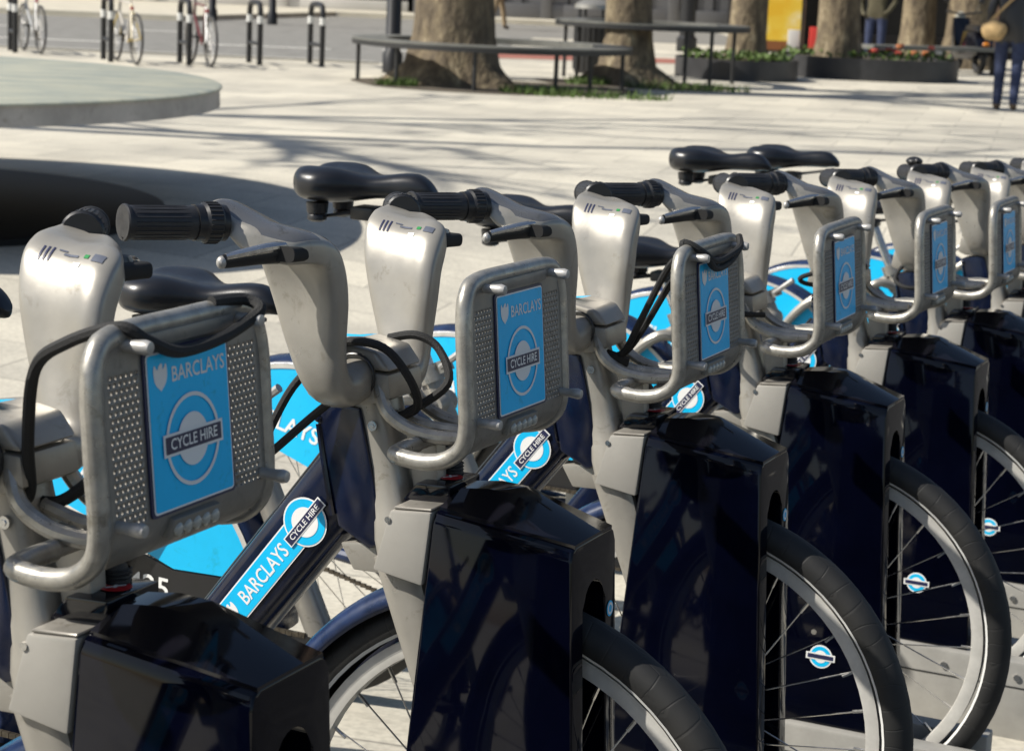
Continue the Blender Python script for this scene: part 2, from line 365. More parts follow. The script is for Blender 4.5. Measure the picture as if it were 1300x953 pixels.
# ------------------------------------------------------------------ hire bicycle
WR = 0.335; RAX = -1.075
def make_wheel(name, cx, parent, rear=False):
    w = BM()                       # rim is the part; tyre, stripe, spokes and hub are its sub-parts
    lathe(w, [(.266, -.005), (.2675, -.0105), (.276, -.012), (.288, -.0115), (.288, .0115), (.276, .012), (.2675, .0105), (.266, .005), (.266, -.005)], axis='Y', seg=72)
    rim = mesh_obj(name, w, M_RIM, parent); rim.location = (cx, 0, WR)
    t = BM(); prof = []
    for i in range(15):
        a = R(-128 + 256 * i / 14); prof.append((.3095 + .0255 * math.cos(a) , .0245 * math.sin(a)))
    lathe(t, prof, axis='Y', seg=72); mesh_obj('tyre', t, M_TYRE, rim, smooth=60)
    for s in (-1, 1):
        b = BM(); lathe(b, [(.2945, s * .0203), (.2985, s * .0228)], axis='Y', seg=72); mesh_obj('reflective_stripe', b, M_REFLECT, rim)
    b = BM()
    for i in range(28):
        s = 1 if i % 2 else -1; a = 2 * math.pi * i / 28; a2 = a + (.9 if (i // 2) % 2 else -.9)
        tube(b, [(.266 * math.cos(a), 0, .266 * math.sin(a)), (.03 * math.cos(a2), s * .03, .03 * math.sin(a2))], .0012, 5)
        tube(b, [(.267 * math.cos(a), 0, .267 * math.sin(a)), (.248 * math.cos(a), s * .0014, .244 * math.sin(a))], .0026, 5)
    tag(mesh_obj('spokes', b, M_STEEL, rim), kind='stuff')
    b = BM(); h = .052 if not rear else .05
    lathe(b, [(0, -h), (.012, -h), (.012, -.034), (.034, -.032), (.034, -.026), (.026, -.02), (.026, .02), (.034, .026), (.034, .032), (.012, .034), (.012, h), (0, h)], axis='Y', seg=20)
    mesh_obj('hub', b, M_ALU, rim)
    return rim

def roundel_parts(prefix, parent, origin, ex, ey, r_out, r_ring, r_in, bar_w, bar_h, txt, n0, fill=None, ringm=None):
    """ring, centre disc, bar and lettering stacked 0.35 mm apart along n0"""
    o = Vector(origin); n = Vector(n0)
    if fill:
        b = BM(); poly_flat(b, disc_pts(r_out + .0028)); art('roundel_backing', b, M_WHITE, parent, o + n * .0002, ex, ey)
        b = BM(); poly_flat(b, disc_pts(r_out)); art('roundel_disc', b, fill, parent, o + n * .0006, ex, ey)
    b = BM(); ring_flat(b, r_ring, r_out) if ringm else poly_flat(b, disc_pts(r_in))
    if ringm: art('roundel_ring', b, ringm, parent, o + n * .0010, ex, ey)
    else: b.free()
    b = BM(); poly_flat(b, disc_pts(r_in)); art('roundel_centre', b, M_GREYP if ringm else M_WHITE, parent, o + n * .0010, ex, ey)
    b = BM(); poly_flat(b, rect_pts(bar_w + .006, bar_h + .005)); art('roundel_bar_edge', b, M_GREYP if ringm else M_WHITE, parent, o + n * .0014, ex, ey)
    b = BM(); poly_flat(b, rect_pts(bar_w, bar_h)); art('roundel_bar', b, M_INK, parent, o + n * .0018, ex, ey)
    if txt:
        b = text_bm('CYCLE HIRE', bar_h * .92, 1.0, bar_h * .012)
        w = max(v.co.x for v in b.verts) - min(v.co.x for v in b.verts)
        for v in b.verts: v.co.x *= bar_w * .84 / w
        art('bar_lettering', b, M_WHITE, parent, o + n * .0022, ex, ey)

def fit_text(body, width, height, bold=0.012):
    b = text_bm(body, 1.0, 1.0, bold)
    x0 = min(v.co.x for v in b.verts); x1 = max(v.co.x for v in b.verts); y0 = min(v.co.y for v in b.verts); y1 = max(v.co.y for v in b.verts)
    for v in b.verts: v.co.x = (v.co.x - (x0 + x1) / 2) * width / (x1 - x0); v.co.y = (v.co.y - (y0 + y1) / 2) * height / (y1 - y0)
    return b

def eagle_pts():
    h = [(0.00, .50), (.08, .54), (.16, .50), (.17, .40), (.13, .34), (.20, .30), (.30, .38), (.36, .50), (.44, .46), (.48, .30), (.48, .10), (.44, -.10), (.36, -.26), (.24, -.38), (.12, -.46), (0.0, -.56)]
    return h + [(-x, y) for x, y in h[-2:3:-1]] + [(-.20, .30), (-.14, .34), (-.12, .42)]

def panel_profile(z):
    """forward position of the rack plate at height z (flat, bending back under at the bottom)"""
    return -.018 + (1.06 - z) * .09
def make_rack(root):
    # --- perforated plate
    bm = BM()
    zt, zb = 1.047, .868
    rows = []                              # (u, z, half width)
    for k in range(6):                     # rounded top corners
        a = R(90 - 90 * k / 5); z = zt - .028 + .028 * math.sin(a); rows.append((panel_profile(z), z, .122 - .028 + .028 * math.cos(a)))
    nz = 22
    z_hi, z_lo = zt - .028, .888
    pitch = (z_hi - z_lo) / nz
    for k in range(1, nz + 1): rows.append((panel_profile(z_hi - pitch * k), z_hi - pitch * k, .122))
    arc = []
    c = (panel_profile(z_lo) - .045, z_lo)
    for k in range(1, 8):
        a = R(-84 * k / 7); arc.append((c[0] + .045 * math.cos(a), c[1] + .045 * math.sin(a), .122 - .05 * (k / 7) ** 2.2))
    rows += arc
    rows += [(arc[-1][0] - .022, arc[-1][1] - .003, .060), (arc[-1][0] - .034, arc[-1][1] - .005, .045)]
    cols = [-1.0] + [None] * 0
    NC = 6; V0, V1 = .068, .112; cw = (V1 - V0) / NC
    inner = [V0 + cw * i for i in range(NC + 1)]
    vs = [-.999] + [-x for x in inner[::-1]] + [-.034, 0, .034] + inner + [.999]
    grid = []
    for (u, z, w) in rows:
        r = []
        for j, v in enumerate(vs):
            if abs(v) > .9: vv = math.copysign(w, v)
            else: vv = math.copysign(min(abs(v), w * (.50 + .46 * (abs(v) / .112))), v)
            r.append(bm.verts.new((u, vv, z)))
        grid.append(r)
    top_i = 5
    for i in range(len(rows) - 1):
        for j in range(len(vs) - 1):
            q = (grid[i][j], grid[i][j + 1], grid[i + 1][j + 1], grid[i + 1][j])
            perf = top_i <= i < top_i + nz and (1 <= j <= NC or len(vs) - 2 - NC <= j <= len(vs) - 3)
            if not perf: bm.faces.new(q); continue
            # a quad with an octagonal hole, offset on alternate rows
            P = [x.co.copy() for x in q]; ctr = sum(P, Vector()) / 4; off = Vector((0, (.20 if i % 2 else -.20) * cw, 0))
            rad = .0021; hole = []
            for k in range(8):
                a = R(22.5 + 45 * k); du = panel_profile(ctr.z + rad * math.sin(a)) - panel_profile(ctr.z)
                hole.append(bm.verts.new(ctr + off + Vector((du, rad * math.cos(a), rad * math.sin(a)))))
            # corners order: q0 (v-,z+), q1 (v+,z+), q2 (v+,z-), q3 (v-,z-)
            H = hole                       # 0:E-N .. ccw from 22.5 deg
            bm.faces.new((q[1], H[0], H[1])); bm.faces.new((q[0], q[1], H[1], H[2])); bm.faces.new((q[0], H[2], H[3]))
            bm.faces.new((q[3], q[0], H[3], H[4])); bm.faces.new((q[3], H[4], H[5])); bm.faces.new((q[2], q[3], H[5], H[6]))
            bm.faces.new((q[2], H[6], H[7])); bm.faces.new((q[1], q[2], H[7], H[0]))
    # open along the shared edge verts is fine: solidify closes rims
    plate = mesh_obj('rack_plate', bm, M_PANEL, root, smooth=40)
    md = plate.modifiers.new('thickness', 'SOLIDIFY'); md.thickness = .0035; md.offset = -1
    # --- perimeter tube
    side = lambda s: [(-.112, s * .055, .842), (-.112, s * .095, .842), (-.100, s * .121, .843), (-.060, s * .126, .842), (-.028, s * .127, .852), (-.010, s * .1275, .880), (panel_profile(.95) - .006, s * .128, .95), (panel_profile(1.00) - .006, s * .1275, 1.006), (panel_profile(1.035) - .006, s * .118, 1.037), (panel_profile(1.05) - .006, s * .092, 1.0495)]
    b = BM(); stube(b, side(-1) + [(panel_profile(1.05) - .006, 0, 1.051)] + side(1)[::-1], .0100, 14, 5); mesh_obj('rack_tube', b, M_ALU, root)
    for v in (-.042, .042):
        b = BM(); stube(b, [(-.176, v * .8, .905), (-.160, v, .875), (-.132, v, .858), (-.10, v, .852), (-.070, v, .853), (-.052, v, .855)], .0085, 10, 4); mesh_obj('rack_floor_tube', b, M_ALU, root)
    b = BM(); stube(b, [(-.165, 0, .864), (-.12, 0, .854), (-.055, 0, .855)], .0070, 8, 4); mesh_obj('rack_floor_tube', b, M_ALU, root)
    b = BM(); tube(b, [(-.112, -.11, .842), (-.112, .11, .842)], .0082, 10); mesh_obj('rack_cross_tube', b, M_ALU, root)
    # --- pegs
    for v, z in ((-.086, 1.042), (.086, 1.042), (-.110, .893), (.114, .893)):
        b = BM(); u = panel_profile(z) - .002
        lathe(b, [(0, 0), (.0056, 0), (.0050, .008), (.0060, .018), (.0068, .024), (.0054, .029), (0, .0305)], c=(u, v, z), axis='X', seg=12); mesh_obj('cord_peg', b, M_PEG, plate)
    # --- top rail between the pegs
    b = BM(); u = panel_profile(1.055)
    box(b, (u - .002, -.075, 1.0345), (u + .0065, .075, 1.048), .004); mesh_obj('rack_rail', b, M_PANEL, root)
    # --- front lamp
    b = BM(); zc = .876; u = panel_profile(.885) + .001
    pts = [(-.040, -.0095), (.040, -.0095), (.036, .0095), (-.036, .0095)]
    n = Vector((math.cos(R(14)), 0, -math.sin(R(14)))); ey = Vector((math.sin(R(14)), 0, math.cos(R(14))))
    fn = lambda p, t: Vector((u - .006, 0, zc)) + Vector((0, 1, 0)) * p[0] + ey * p[1] + n * t
    prism(b, pts, fn, -.004, .009, .003); lamp = mesh_obj('front_lamp', b, M_LAMPBASE, root)
    for i in range(5):
        b = BM(); sphere(b, fn(((i - 2) * .0142, -.001), .0092), .0066, (.55, 1, 1), 12, 8); mesh_obj('lamp_lens', b, M_LENS, lamp)
    # --- sign
    sl = (panel_profile(.891) - panel_profile(1.029)) / .138
    ey = Vector((-sl, 0, 1)).normalized(); ex = Vector((0, 1, 0)); nn = ex.cross(ey); zc = .960
    o = Vector((panel_profile(zc), 0, zc)) + nn * .0012
    b = BM(); prism(b, rrect(.1290, .1440, .004, 3), lambda p, t: o + ex * p[0] + ey * p[1] + nn * t, -.0008, .0012); edge = mesh_obj('sign_edge', b, M_INK, root)
    b = BM(); poly_flat(b, rrect(.1235, .1390, .004, 3)); bd = art('sign_border', b, M_WHITE, root, o + nn * .0017, ex, ey)
    b = BM(); poly_flat(b, rrect(.1200, .1355, .003, 3)); sg = art('sign_board', b, M_SIGN, root, o + nn * .0022, ex, ey)
    o2 = o + nn * .0027
    art('sign_lettering', fit_text('BARCLAYS', .081, .0135), M_GREYP, sg, o2 + ex * .0150 + ey * .0480, ex, ey)
    b = BM(); poly_flat(b, [(x * .021, y * .022) for x, y in eagle_pts()]); art('eagle_emblem', b, M_GREYP, sg, o2 + ex * -.0425 + ey * .0480, ex, ey)
    roundel_parts('sign', sg, o2 + ey * -.0125 - nn * .0004, ex, ey, .0410, .0375, .0235, .0850, .0150, True, nn, ringm=M_GREYP)
    return plate

def make_arm(root, s):
    """one side of the moulded handlebar; s=-1 rider's right"""
    # (sideways, height, width fore-aft, thickness, fore-aft centre, tilt)
    path = [(.030, .917, .046, .050, -.185, 0), (.060, .908, .050, .047, -.186, 0), (.086, .909, .055, .043, -.189, 0), (.102, .928, .064, .036, -.195, 0), (.109, .965, .078, .034, -.203, 0), (.113, 1.008, .094, .036, -.211, 2), (.120, 1.044, .106, .038, -.218, 5), (.134, 1.072, .113, .039, -.223, 9)]
    path += [(.153, 1.0875, .115, .037, -.226, 17), (.174, 1.0945, .117, .035, -.231, 23), (.194, 1.095, .112, .033, -.238, 27), (.206, 1.0965, .094, .031, -.249, 29), (.215, 1.0985, .070, .026, -.260, 30), (.219, 1.0995, .050, .012, -.266, 30)] if s < 0 else [(.153, 1.086, .110, .036, -.228, 10), (.174, 1.090, .096, .032, -.240, 12), (.196, 1.092, .084, .030, -.250, 14), (.214, 1.094, .070, .028, -.262, 16)]
    P = catmull([(a, b, 0) for a, b, *_ in path], 5); Q = catmull([(c, d, e) for _, _, c, d, e, _ in path], 5); T = catmull([(t, 0, 0) for *_, t in path], 5)
    rings = []; NS = 40
    for i, (p, q, tl) in enumerate(zip(P, Q, T)):
        a = P[max(i - 1, 0)]; b = P[min(i + 1, len(P) - 1)]; t = (b - a).normalized(); nv = Vector((-t.y, t.x, 0))
        ring = []; ct, st = math.cos(R(tl.x)), math.sin(R(tl.x)); blade = sstep(p.y, .93, 1.02)
        for k in range(NS):
            th = 2 * math.pi * k / NS; c, d = math.cos(th), math.sin(th); e = .75 - .37 * blade
            cc = math.copysign(abs(c) ** e, c); dd = math.copysign(abs(d) ** (.8 - .38 * blade), d)
            tk = q.y / 2 * ((1 - blade * .50) + blade * .50 * sstep(cc, -.1, .75)); du = q.x / 2 * cc; dn = tk * dd
            ring.append(Vector((q.z + du * ct + (dn * st if blade > .9 else 0) * .5, s * (p.x + nv.x * dn), p.y + nv.y * dn - du * st)))
        rings.append(ring)
    bm = BM(); loft(bm, rings)
    for f in bm.faces:
        if len(f.verts) > 4:
            if abs(f.calc_center_median().y) > .15: f.material_index = 0
            continue
        c = f.calc_center_median(); f.normal_update(); k = [v.index for v in f.verts]
    bm.verts.index_update()
    for f in bm.faces:
        if len(f.verts) != 4: continue
        ks = sorted(v.index % NS for v in f.verts); row = min(v.index // NS for v in f.verts)
        if s < 0 and 42 <= row <= 57 and ks[0] >= 4 and ks[-1] <= 16: f.material_index = 1
    from mathutils.bvhtree import BVHTree
    tree_ = BVHTree.FromBMesh(bm)
    arm = mesh_obj('handlebar_arm', bm, None, root, smooth=50, mats=[M_SILVER, M_HOODTOP, M_DARKHOLE])
    def decal(nm, org_, ex, ey, w, h, m, lift, shape=None):
        """small printed patch wrapped on to the moulding"""
        ex, ey = Vector(ex).normalized(), Vector(ey).normalized(); nz = ex.cross(ey); b = BM(); nx, ny = (5, 4); g = []
        if nz.z < 0: nz = -nz
        for j in range(ny + 1):
            r = []
            for i in range(nx + 1):
                p = Vector(org_) + ex * w * (i / nx - .5) + ey * h * (j / ny - .5); hit = tree_.ray_cast(p + nz * .05, -nz)
                r.append(b.verts.new(hit[0] + nz * lift) if hit[0] is not None and (hit[0] - p).length < .012 else None)
            g.append(r)
        for j in range(ny):
            for i in range(nx):
                q = (g[j][i], g[j][i + 1], g[j + 1][i + 1], g[j + 1][i])
                if all(q): b.faces.new(q)
        mesh_obj(nm, b, m, arm, smooth=60) if b.faces else b.free()
    ex = (1, 0, -.12); ey = (0, s * .62, .78); st = mat('sticker_clear', (.25, .24, .21), .42, .1); oc = Vector((-.222, s * .134, 1.084))
    for i in range(3): decal('sticker_stripe', oc + Vector((-.034 + .0055 * i, 0, 0)), ex, ey, .0022, .018, M_INK, .0008)
    decal('sticker_square', oc + Vector((.034, 0, 0)), ex, ey, .014, .010, mat('sticker_slate', (.09, .10, .13), .4), .0008)
    decal('sticker_dot', oc + Vector((.019, s * .002, .0)), ex, ey, .006, .005, M_GREEN, .0008)
    decal('sticker_mark', oc + Vector((.0, s * .001, .001)), ex, ey, .018, .003, mat('sticker_slate', (.09, .10, .13), .4), .0008)
    decal('sticker_mark', oc + Vector((.012, -s * .006, -.008)), ex, ey, .009, .005, M_WHITE, .0008)
    decal('sticker_mark', oc + Vector((-.012, s * .004, .005)), ex, ey, .010, .002, mat('sticker_slate', (.09, .10, .13), .4), .0008)
    b = BM(); lathe(b, [(.0078, -.0004), (.0078, .0006), (.0068, .0006), (.0068, -.0004)], axis='X', seg=20)
    for v in b.verts: v.co = Vector((-.1655 + v.co.x, s * .115 + v.co.y, 1.022 + v.co.z))
    mesh_obj('plug_ring', b, M_PANEL, arm)
    b = BM(); prism(b, rrect(.044, .017, .006, 3, -.200, 1.0715), XZ, s * .150, s * .207, .0); mesh_obj('lever_slot', b, M_DARKHOLE, arm)
    # brake lever
    b = BM(); stube(b, [(-.202, s * .155, 1.0735), (-.199, s * .187, 1.073), (-.212, s * .218, 1.070), (-.240, s * .254, 1.061)], [.0140, .0140, .0115, .0080], 12, 5, flat=.5)
    lv = mesh_obj('brake_lever', b, M_BLACK, root)
    b = BM(); sphere(b, (-.2415, s * .2555, 1.0600), .0062, (1, 1, 1.2), 10, 8); mesh_obj('lever_tip', b, M_PEG, lv)
    b = BM(); stube(b, [(-.195, s * .189, 1.0808), (-.209, s * .218, 1.0768), (-.238, s * .252, 1.0660)], [.0052, .0060, .0046], 10, 4); mesh_obj('lever_edge', b, M_STEEL, lv)
    # grip with shifter collar and open end
    a = Vector((-.268, s * .210, 1.100)); e = Vector((-.334, s * .314, 1.098)); d = (e - a).normalized(); L = (e - a).length
    at = lambda f: a + d * L * f
    b = BM(); tube(b, [at(f) for f in (.30, .34, .5, .8, .955, .96, .985, 1.0, 1.0, .97)], [.0186, .0195, .0188, .0188, .0192, .0206, .0210, .0200, .0162, .0158], 20)
    g = mesh_obj('grip', b, M_GRIP, root, smooth=30)
    b = BM(); pr = []
    for k in range(13): pr += [(.02 + .30 * k / 12, .0232 if k in (3, 4, 5, 6, 7, 8) else .0208)]
    tube(b, [at(f) for f, _ in pr], [r for _, r in pr], 20); mesh_obj('shifter_collar', b, M_BLACK, g, smooth=30)
    b = BM()
    for k in range(26):
        th = 2 * math.pi * k / 26; o1 = d.orthogonal().normalized(); o2 = d.cross(o1)
        dirv = o1 * math.cos(th) + o2 * math.sin(th); tube(b, [at(.10) + dirv * .0229, at(.22) + dirv * .0229], .0012, 5)
    tag(mesh_obj('collar_ribs', b, M_RUBBER, g), kind='stuff')
    b = BM()
    for k in range(22):
        th = 2 * math.pi * k / 22; o1 = d.orthogonal().normalized(); o2 = d.cross(o1); dirv = o1 * math.cos(th) + o2 * math.sin(th)
        tube(b, [at(.40) + dirv * .0187, at(.92) + dirv * .0187], .0009, 4)
    tag(mesh_obj('grip_ribs', b, M_GRIP, g), kind='stuff')
    b = BM(); tube(b, [at(.972), at(.978)], .0156, 16); tube(b, [at(.972), at(.988), at(.990)], [.0065, .0065, .004], 10); mesh_obj('grip_end_cap', b, M_ALU if s < 0 else M_BLACK, g)
    return arm

def make_saddle(root):
    """saddle modelled round its clamp at (0,0,0): rear at -x"""
    bm = BM(); rings = []; L0, L1 = -.150, .145; N = 22
    for i in range(N + 1):
        f = i / N; x = L0 + (L1 - L0) * f
        keys = [(0, .030), (.05, .068), (.14, .098), (.26, .106), (.36, .094), (.46, .066), (.56, .045), (.7, .035), (.85, .029), (.95, .021), (1, .008)]
        for (a, wa), (b, wb) in zip(keys[:-1], keys[1:]):
            if a <= f <= b: t = (f - a) / (b - a); t = t * t * (3 - 2 * t) if False else t; w = wa + (wb - wa) * t
        rear = 1 - sstep(f, .30, .60); endr = math.sqrt(max(0, 1 - (1 - min(1, f / .12)) ** 2)); endn = math.sqrt(max(0, 1 - max(0, (f - .86) / .14) ** 2))
        top = (.024 + .022 * rear + .010 * sstep(f, .55, .8)) * (.25 + .75 * min(endr, endn)) - .016 * sstep(f, .85, 1.0)
        bot = -.026 - .014 * rear + .004 * sstep(f, .5, .8) + .018 * (1 - endr) 
        if f > .9: bot = bot + .004
        ring = []
        M = 26
        for k in range(M):
            th = 2 * math.pi * k / M; c, s = math.cos(th), math.sin(th)
            y = w * math.copysign(abs(c) ** .85, c)
            if s >= 0: z = top * s ** .7 - rear * .022 * math.exp(-(y / .034) ** 2) * endr
            else: z = bot * (-s) ** .55
            if s < 0: y *= 1 - .22 * (-s)
            ring.append(Vector((x, y, z)))
        rings.append(ring)
    loft(bm, rings)
    for v in bm.verts: v.co.z *= .90
    o = mesh_obj('saddle', bm, M_SADDLE, root, smooth=70)
    md = o.modifiers.new('soft', 'SUBSURF'); md.levels = 1; md.render_levels = 1
    for s in (-1, 1):
        b = BM(); lathe(b, [(0, -.035), (.022, -.035), (.020, -.055), (.017, -.057), (.019, -.060), (.019, -.068), (.012, -.072), (0, -.072)], c=(-.088, s * .050, 0), seg=16); mesh_obj('saddle_bumper', b, M_BLACK, o)
        b = BM(); tube(b, [(-.10, s * .04, -.066), (-.02, s * .022, -.052), (.10, s * .018, -.030)], .0035, 8); mesh_obj('saddle_rail', b, M_BLACK, o)
    b = BM(); box(b, (-.03, -.028, -.066), (.02, .028, -.040), .006); mesh_obj('saddle_clamp', b, M_BLACK, o)
    return o

SEAT_DIR = Vector((-.43, 0, .903)).normalized(); SEAT_BASE = Vector((-.645, 0, .34))
def make_bike():
    root = empty('hire_bicycle')
    make_wheel('front_wheel', 0, root); make_wheel('rear_wheel', RAX, root, True)
    # fork
    for s in (-1, 1):
        b = BM(); rings = []
        for f in (0, .15, .4, .7, .93, 1.0):
            c = Vector((-.140 + .140 * f, s * (.043 + .010 * f), .705 - .370 * f)); hw = .030 - .013 * f; ht = .0125 - .003 * f
            ax = Vector((.935, 0, .354))
            rings.append([c + ax * hw * math.copysign(abs(math.cos(a)) ** .8, math.cos(a)) + Vector((0, 1, 0)) * ht * math.copysign(abs(math.sin(a)) ** .8, math.sin(a)) for a in [2 * math.pi * k / 14 for k in range(14)]])
        loft(b, rings); mesh_obj('fork_leg', b, M_SILVER, root)
        b = BM(); lathe(b, [(0, .060), (.009, .060), (.009, .0625), (.005, .063), (.005, .0645), (0, .0645)] if s > 0 else [(0, -.060), (.009, -.060), (.009, -.0625), (.005, -.063), (.005, -.0645), (0, -.0645)], c=(0, 0, WR), axis='Y', seg=12); mesh_obj('axle_nut', b, M_ALU, root)
    # steering column: silver moulded front running from stem to crown
    b = BM(); rings = []
    for z, uc, hu, hv in ((.690, -.142, .026, .052), (.715, -.146, .028, .050), (.74, -.151, .027, .040), (.80, -.164, .026, .033), (.86, -.177, .027, .032), (.885, -.183, .028, .033)):
        rings.append([Vector((uc + hu * math.copysign(abs(math.cos(a)) ** .6, math.cos(a)), hv * math.copysign(abs(math.sin(a)) ** .6, math.sin(a)), z)) for a in [2 * math.pi * k / 20 for k in range(20)]])
    loft(b, rings)
    for v in b.verts: v.co.x -= .017 * (v.co.z - .69) / .195
    colm = mesh_obj('steering_column', b, M_SILVER, root, smooth=50)
    b = BM(); lathe(b, [(0, -.036), (.0062, -.036), (.0062, -.0325), (0, -.0325)], c=(-.182, 0, .852), axis='Y', seg=12); lathe(b, [(0, -.0372), (.003, -.0372), (.003, -.036)], c=(-.182, 0, .852), axis='Y', seg=6); mesh_obj('column_screw', b, M_STEEL, colm)
    # weld beads and docking tongue plates on the front of the column
    b = BM(); prism(b, [(-.225, .700), (-.150, .712), (-.118, .705), (-.118, .672), (-.205, .668)], XZ, -.030, .030, .004); mesh_obj('docking_tongue', b, M_SILVER, root)
    # bracket under the rack, with the ribbed cable boot beside it
    b = BM(); prism(b, [(-.126, .725), (-.098, .725), (-.106, .835), (-.150, .850)], XZ, -.012, .012, .003); mesh_obj('rack_bracket', b, M_SILVER, root)
    b = BM(); stube(b, [(-.108, .030, .752), (-.104, .030, .772), (-.106, .030, .800), (-.118, .026, .826)], [.012, .0145, .013, .009], 14, 6); bt = mesh_obj('cable_boot', b, M_RUBBER, root)
    b = BM()
    for k in range(14): lathe(b, [(.0128, -.0012), (.0148, 0), (.0128, .0012)], c=(-.1055, .030, .756 + .0038 * k), seg=14)
    tag(mesh_obj('boot_ribs', b, M_RUBBER, bt), kind='stuff')
    # head: navy shell behind the column
    b = BM(); prism(b, [(-.262, .862), (-.222, .872), (-.200, .872), (-.158, .712), (-.180, .700), (-.224, .722)], XZ, -.037, .037, .004, 2); hs = mesh_obj('head_shell', b, M_NAVY, root)
    b = BM(); stube(b, [(-.256, -.037, .845), (-.247, -.0375, .80), (-.232, -.0375, .735)], .0035, 6, 3); sphere(b, (-.2565, -.037, .852), .0052, (1, .7, 1), 8, 6); mesh_obj('head_seam', b, M_NAVY, hs)
    # stem block with lid
    b = BM(); prism(b, [(-.255, .880), (-.250, .918), (-.142, .918), (-.138, .888), (-.165, .878), (-.235, .872)], XZ, -.042, .042, .006, 2); stem = mesh_obj('stem_block', b, M_SILVER, root)
    b = BM(); prism(b, [(-.252, .9205), (-.240, .944), (-.205, .951), (-.160, .944), (-.140, .9205)], XZ, -.043, .043, .007, 3); mesh_obj('stem_lid', b, M_SILVER, stem)
    b = BM(); poly_flat(b, [(-.026, -.010), (.02, -.014), (.026, .010), (.004, .004), (-.02, .013)]); art('lid_sticker', b, M_CYAN, stem, (-.213, 0, .9525), (.99, 0, .12), (0, 1, 0))
    for s in (-1, 1):
        b = BM(); lathe(b, [(.0268, s * .0435), (.0285, s * .0445), (.0285, s * .047), (.0268, s * .048)], c=(-.186, 0, .912), axis='Y', seg=24); mesh_obj('clamp_ring', b, M_BLACK, stem)
        make_arm(root, s)
    # down tube
    c1, c2 = Vector((-.205, 0, .805)), Vector((-.376, 0, .584)); d = (c2 - c1).normalized(); pn = Vector((-d.z, 0, d.x))
    path = catmull([c1 + d * .02, c1 + d * .05, c1 + d * .16, c2, c2 + d * .14, Vector((-.555, 0, .345)), Vector((-.645, 0, .290)), Vector((-.72, 0, .285))], 5)
    b = BM(); rings = []
    for i, p in enumerate(path):
        t = (path[min(i + 1, len(path) - 1)] - path[max(i - 1, 0)]).normalized(); nn = Vector((-t.z, 0, t.x)); f = i / (len(path) - 1)
        hw = .046 - .006 * f if f < .75 else .041 - .05 * (f - .75); hv = .034
        rings.append([p + nn * hw * math.copysign(abs(math.cos(a)) ** .5, math.cos(a)) + Vector((0, 1, 0)) * hv * math.copysign(abs(math.sin(a)) ** .5, math.sin(a)) for a in [2 * math.pi * (k + .5) / 24 for k in range(24)]])
    loft(b, rings); dt = mesh_obj('down_tube', b, M_NAVY, root, smooth=45)
    # decal on the rider's right side
    for side in (-1, 1):
        ex = -d if side < 0 else d            # reading direction: up the tube on this side
        ey = Vector((0, side, 0)).cross(ex)
        nrm = Vector((0, side, 0)); y0 = side * .0352
        def P(t, q=0.0, lift=0.0): return c1 + d * t + (Vector((0, y0 + side * lift, 0))) + ey * q
        t_r = .108                             # roundel centre along the tube
        b = BM(); poly_flat(b, rect_pts(.205, .0400)); art('decal_border', b, M_WHITE, dt, P(.132 + .1025, 0, 0), ex, ey)
        b = BM(); poly_flat(b, rect_pts(.202, .0362)); art('decal_strip', b, M_CYAN, dt, P(.132 + .1025, 0, .0004), ex, ey)
        art('decal_lettering', fit_text('BARCLAYS', .098, .0195), M_WHITE, dt, P(.203, 0, .0008), ex, ey)
        b = BM(); poly_flat(b, [(x * .021, y * .022) for x, y in eagle_pts()]); art('decal_eagle', b, M_WHITE, dt, P(.276, 0, .0008), ex, ey)
        b = BM(); poly_flat(b, disc_pts(.0312)); art('decal_roundel_edge', b, M_WHITE, dt, P(t_r, 0, .0010), ex, ey)
        b = BM(); poly_flat(b, disc_pts(.0290)); art('decal_roundel_disc', b, M_CYAN, dt, P(t_r, 0, .0014), ex, ey)
        b = BM(); poly_flat(b, disc_pts(.0190)); art('decal_roundel_centre', b, M_WHITE, dt, P(t_r, 0, .0018), ex, ey)
        b = BM(); poly_flat(b, rect_pts(.0770, .0150)); art('decal_bar_edge', b, M_WHITE, dt, P(t_r, 0, .0022), ex, ey)
        b = BM(); poly_flat(b, rect_pts(.0735, .0118)); art('decal_bar', b, M_INK, dt, P(t_r, 0, .0026), ex, ey)
        art('decal_bar_lettering', fit_text('CYCLE HIRE', .060, .0075), M_WHITE, dt, P(t_r, 0, .0030), ex, ey)
    b = BM(); e = c2 - d * .16 + pn * -.0445
    tube(b, [c1 + d * .04 - pn * .047, c2 + d * .1 - pn * .0445], .0055, 6); mesh_obj('cable_cover', b, M_BLACK, dt)
    # seat tube, stays
    b = BM(); tube(b, [SEAT_BASE, SEAT_BASE + SEAT_DIR * .39], .0235, 18); mesh_obj('seat_tube', b, M_SILVER, root)
    cp = SEAT_BASE + SEAT_DIR * .395
    b = BM(); tube(b, [cp - SEAT_DIR * .022, cp + SEAT_DIR * .012], .0285, 18); prism(b, [(-.012, -.010), (.012, -.010), (.012, .010), (-.012, .010)], lambda p, t: cp + SEAT_DIR * p[0] + Vector((0, p[1], 0)) + Vector((SEAT_DIR.z, 0, -SEAT_DIR.x)) * t, .02, .05); cl = mesh_obj('seat_clamp', b, M_ALU, root)
    b = BM(); q = Vector((SEAT_DIR.z, 0, -SEAT_DIR.x)); stube(b, [cp + q * .035 + Vector((0, -.014, 0)), cp + q * .060 + Vector((0, -.020, .006)), cp + q * .098 + Vector((0, -.022, .016))], [.006, .007, .008], 8, 4); mesh_obj('clamp_lever', b, M_PEG, cl)
    b = BM(); j = SEAT_BASE + SEAT_DIR * .33; lathe(b, [(0, -.034), (.020, -.034), (.024, -.026), (.024, .026), (.020, .034), (0, .034)], c=j, axis='Y', seg=16); mesh_obj('stay_boss', b, M_SILVER, root)
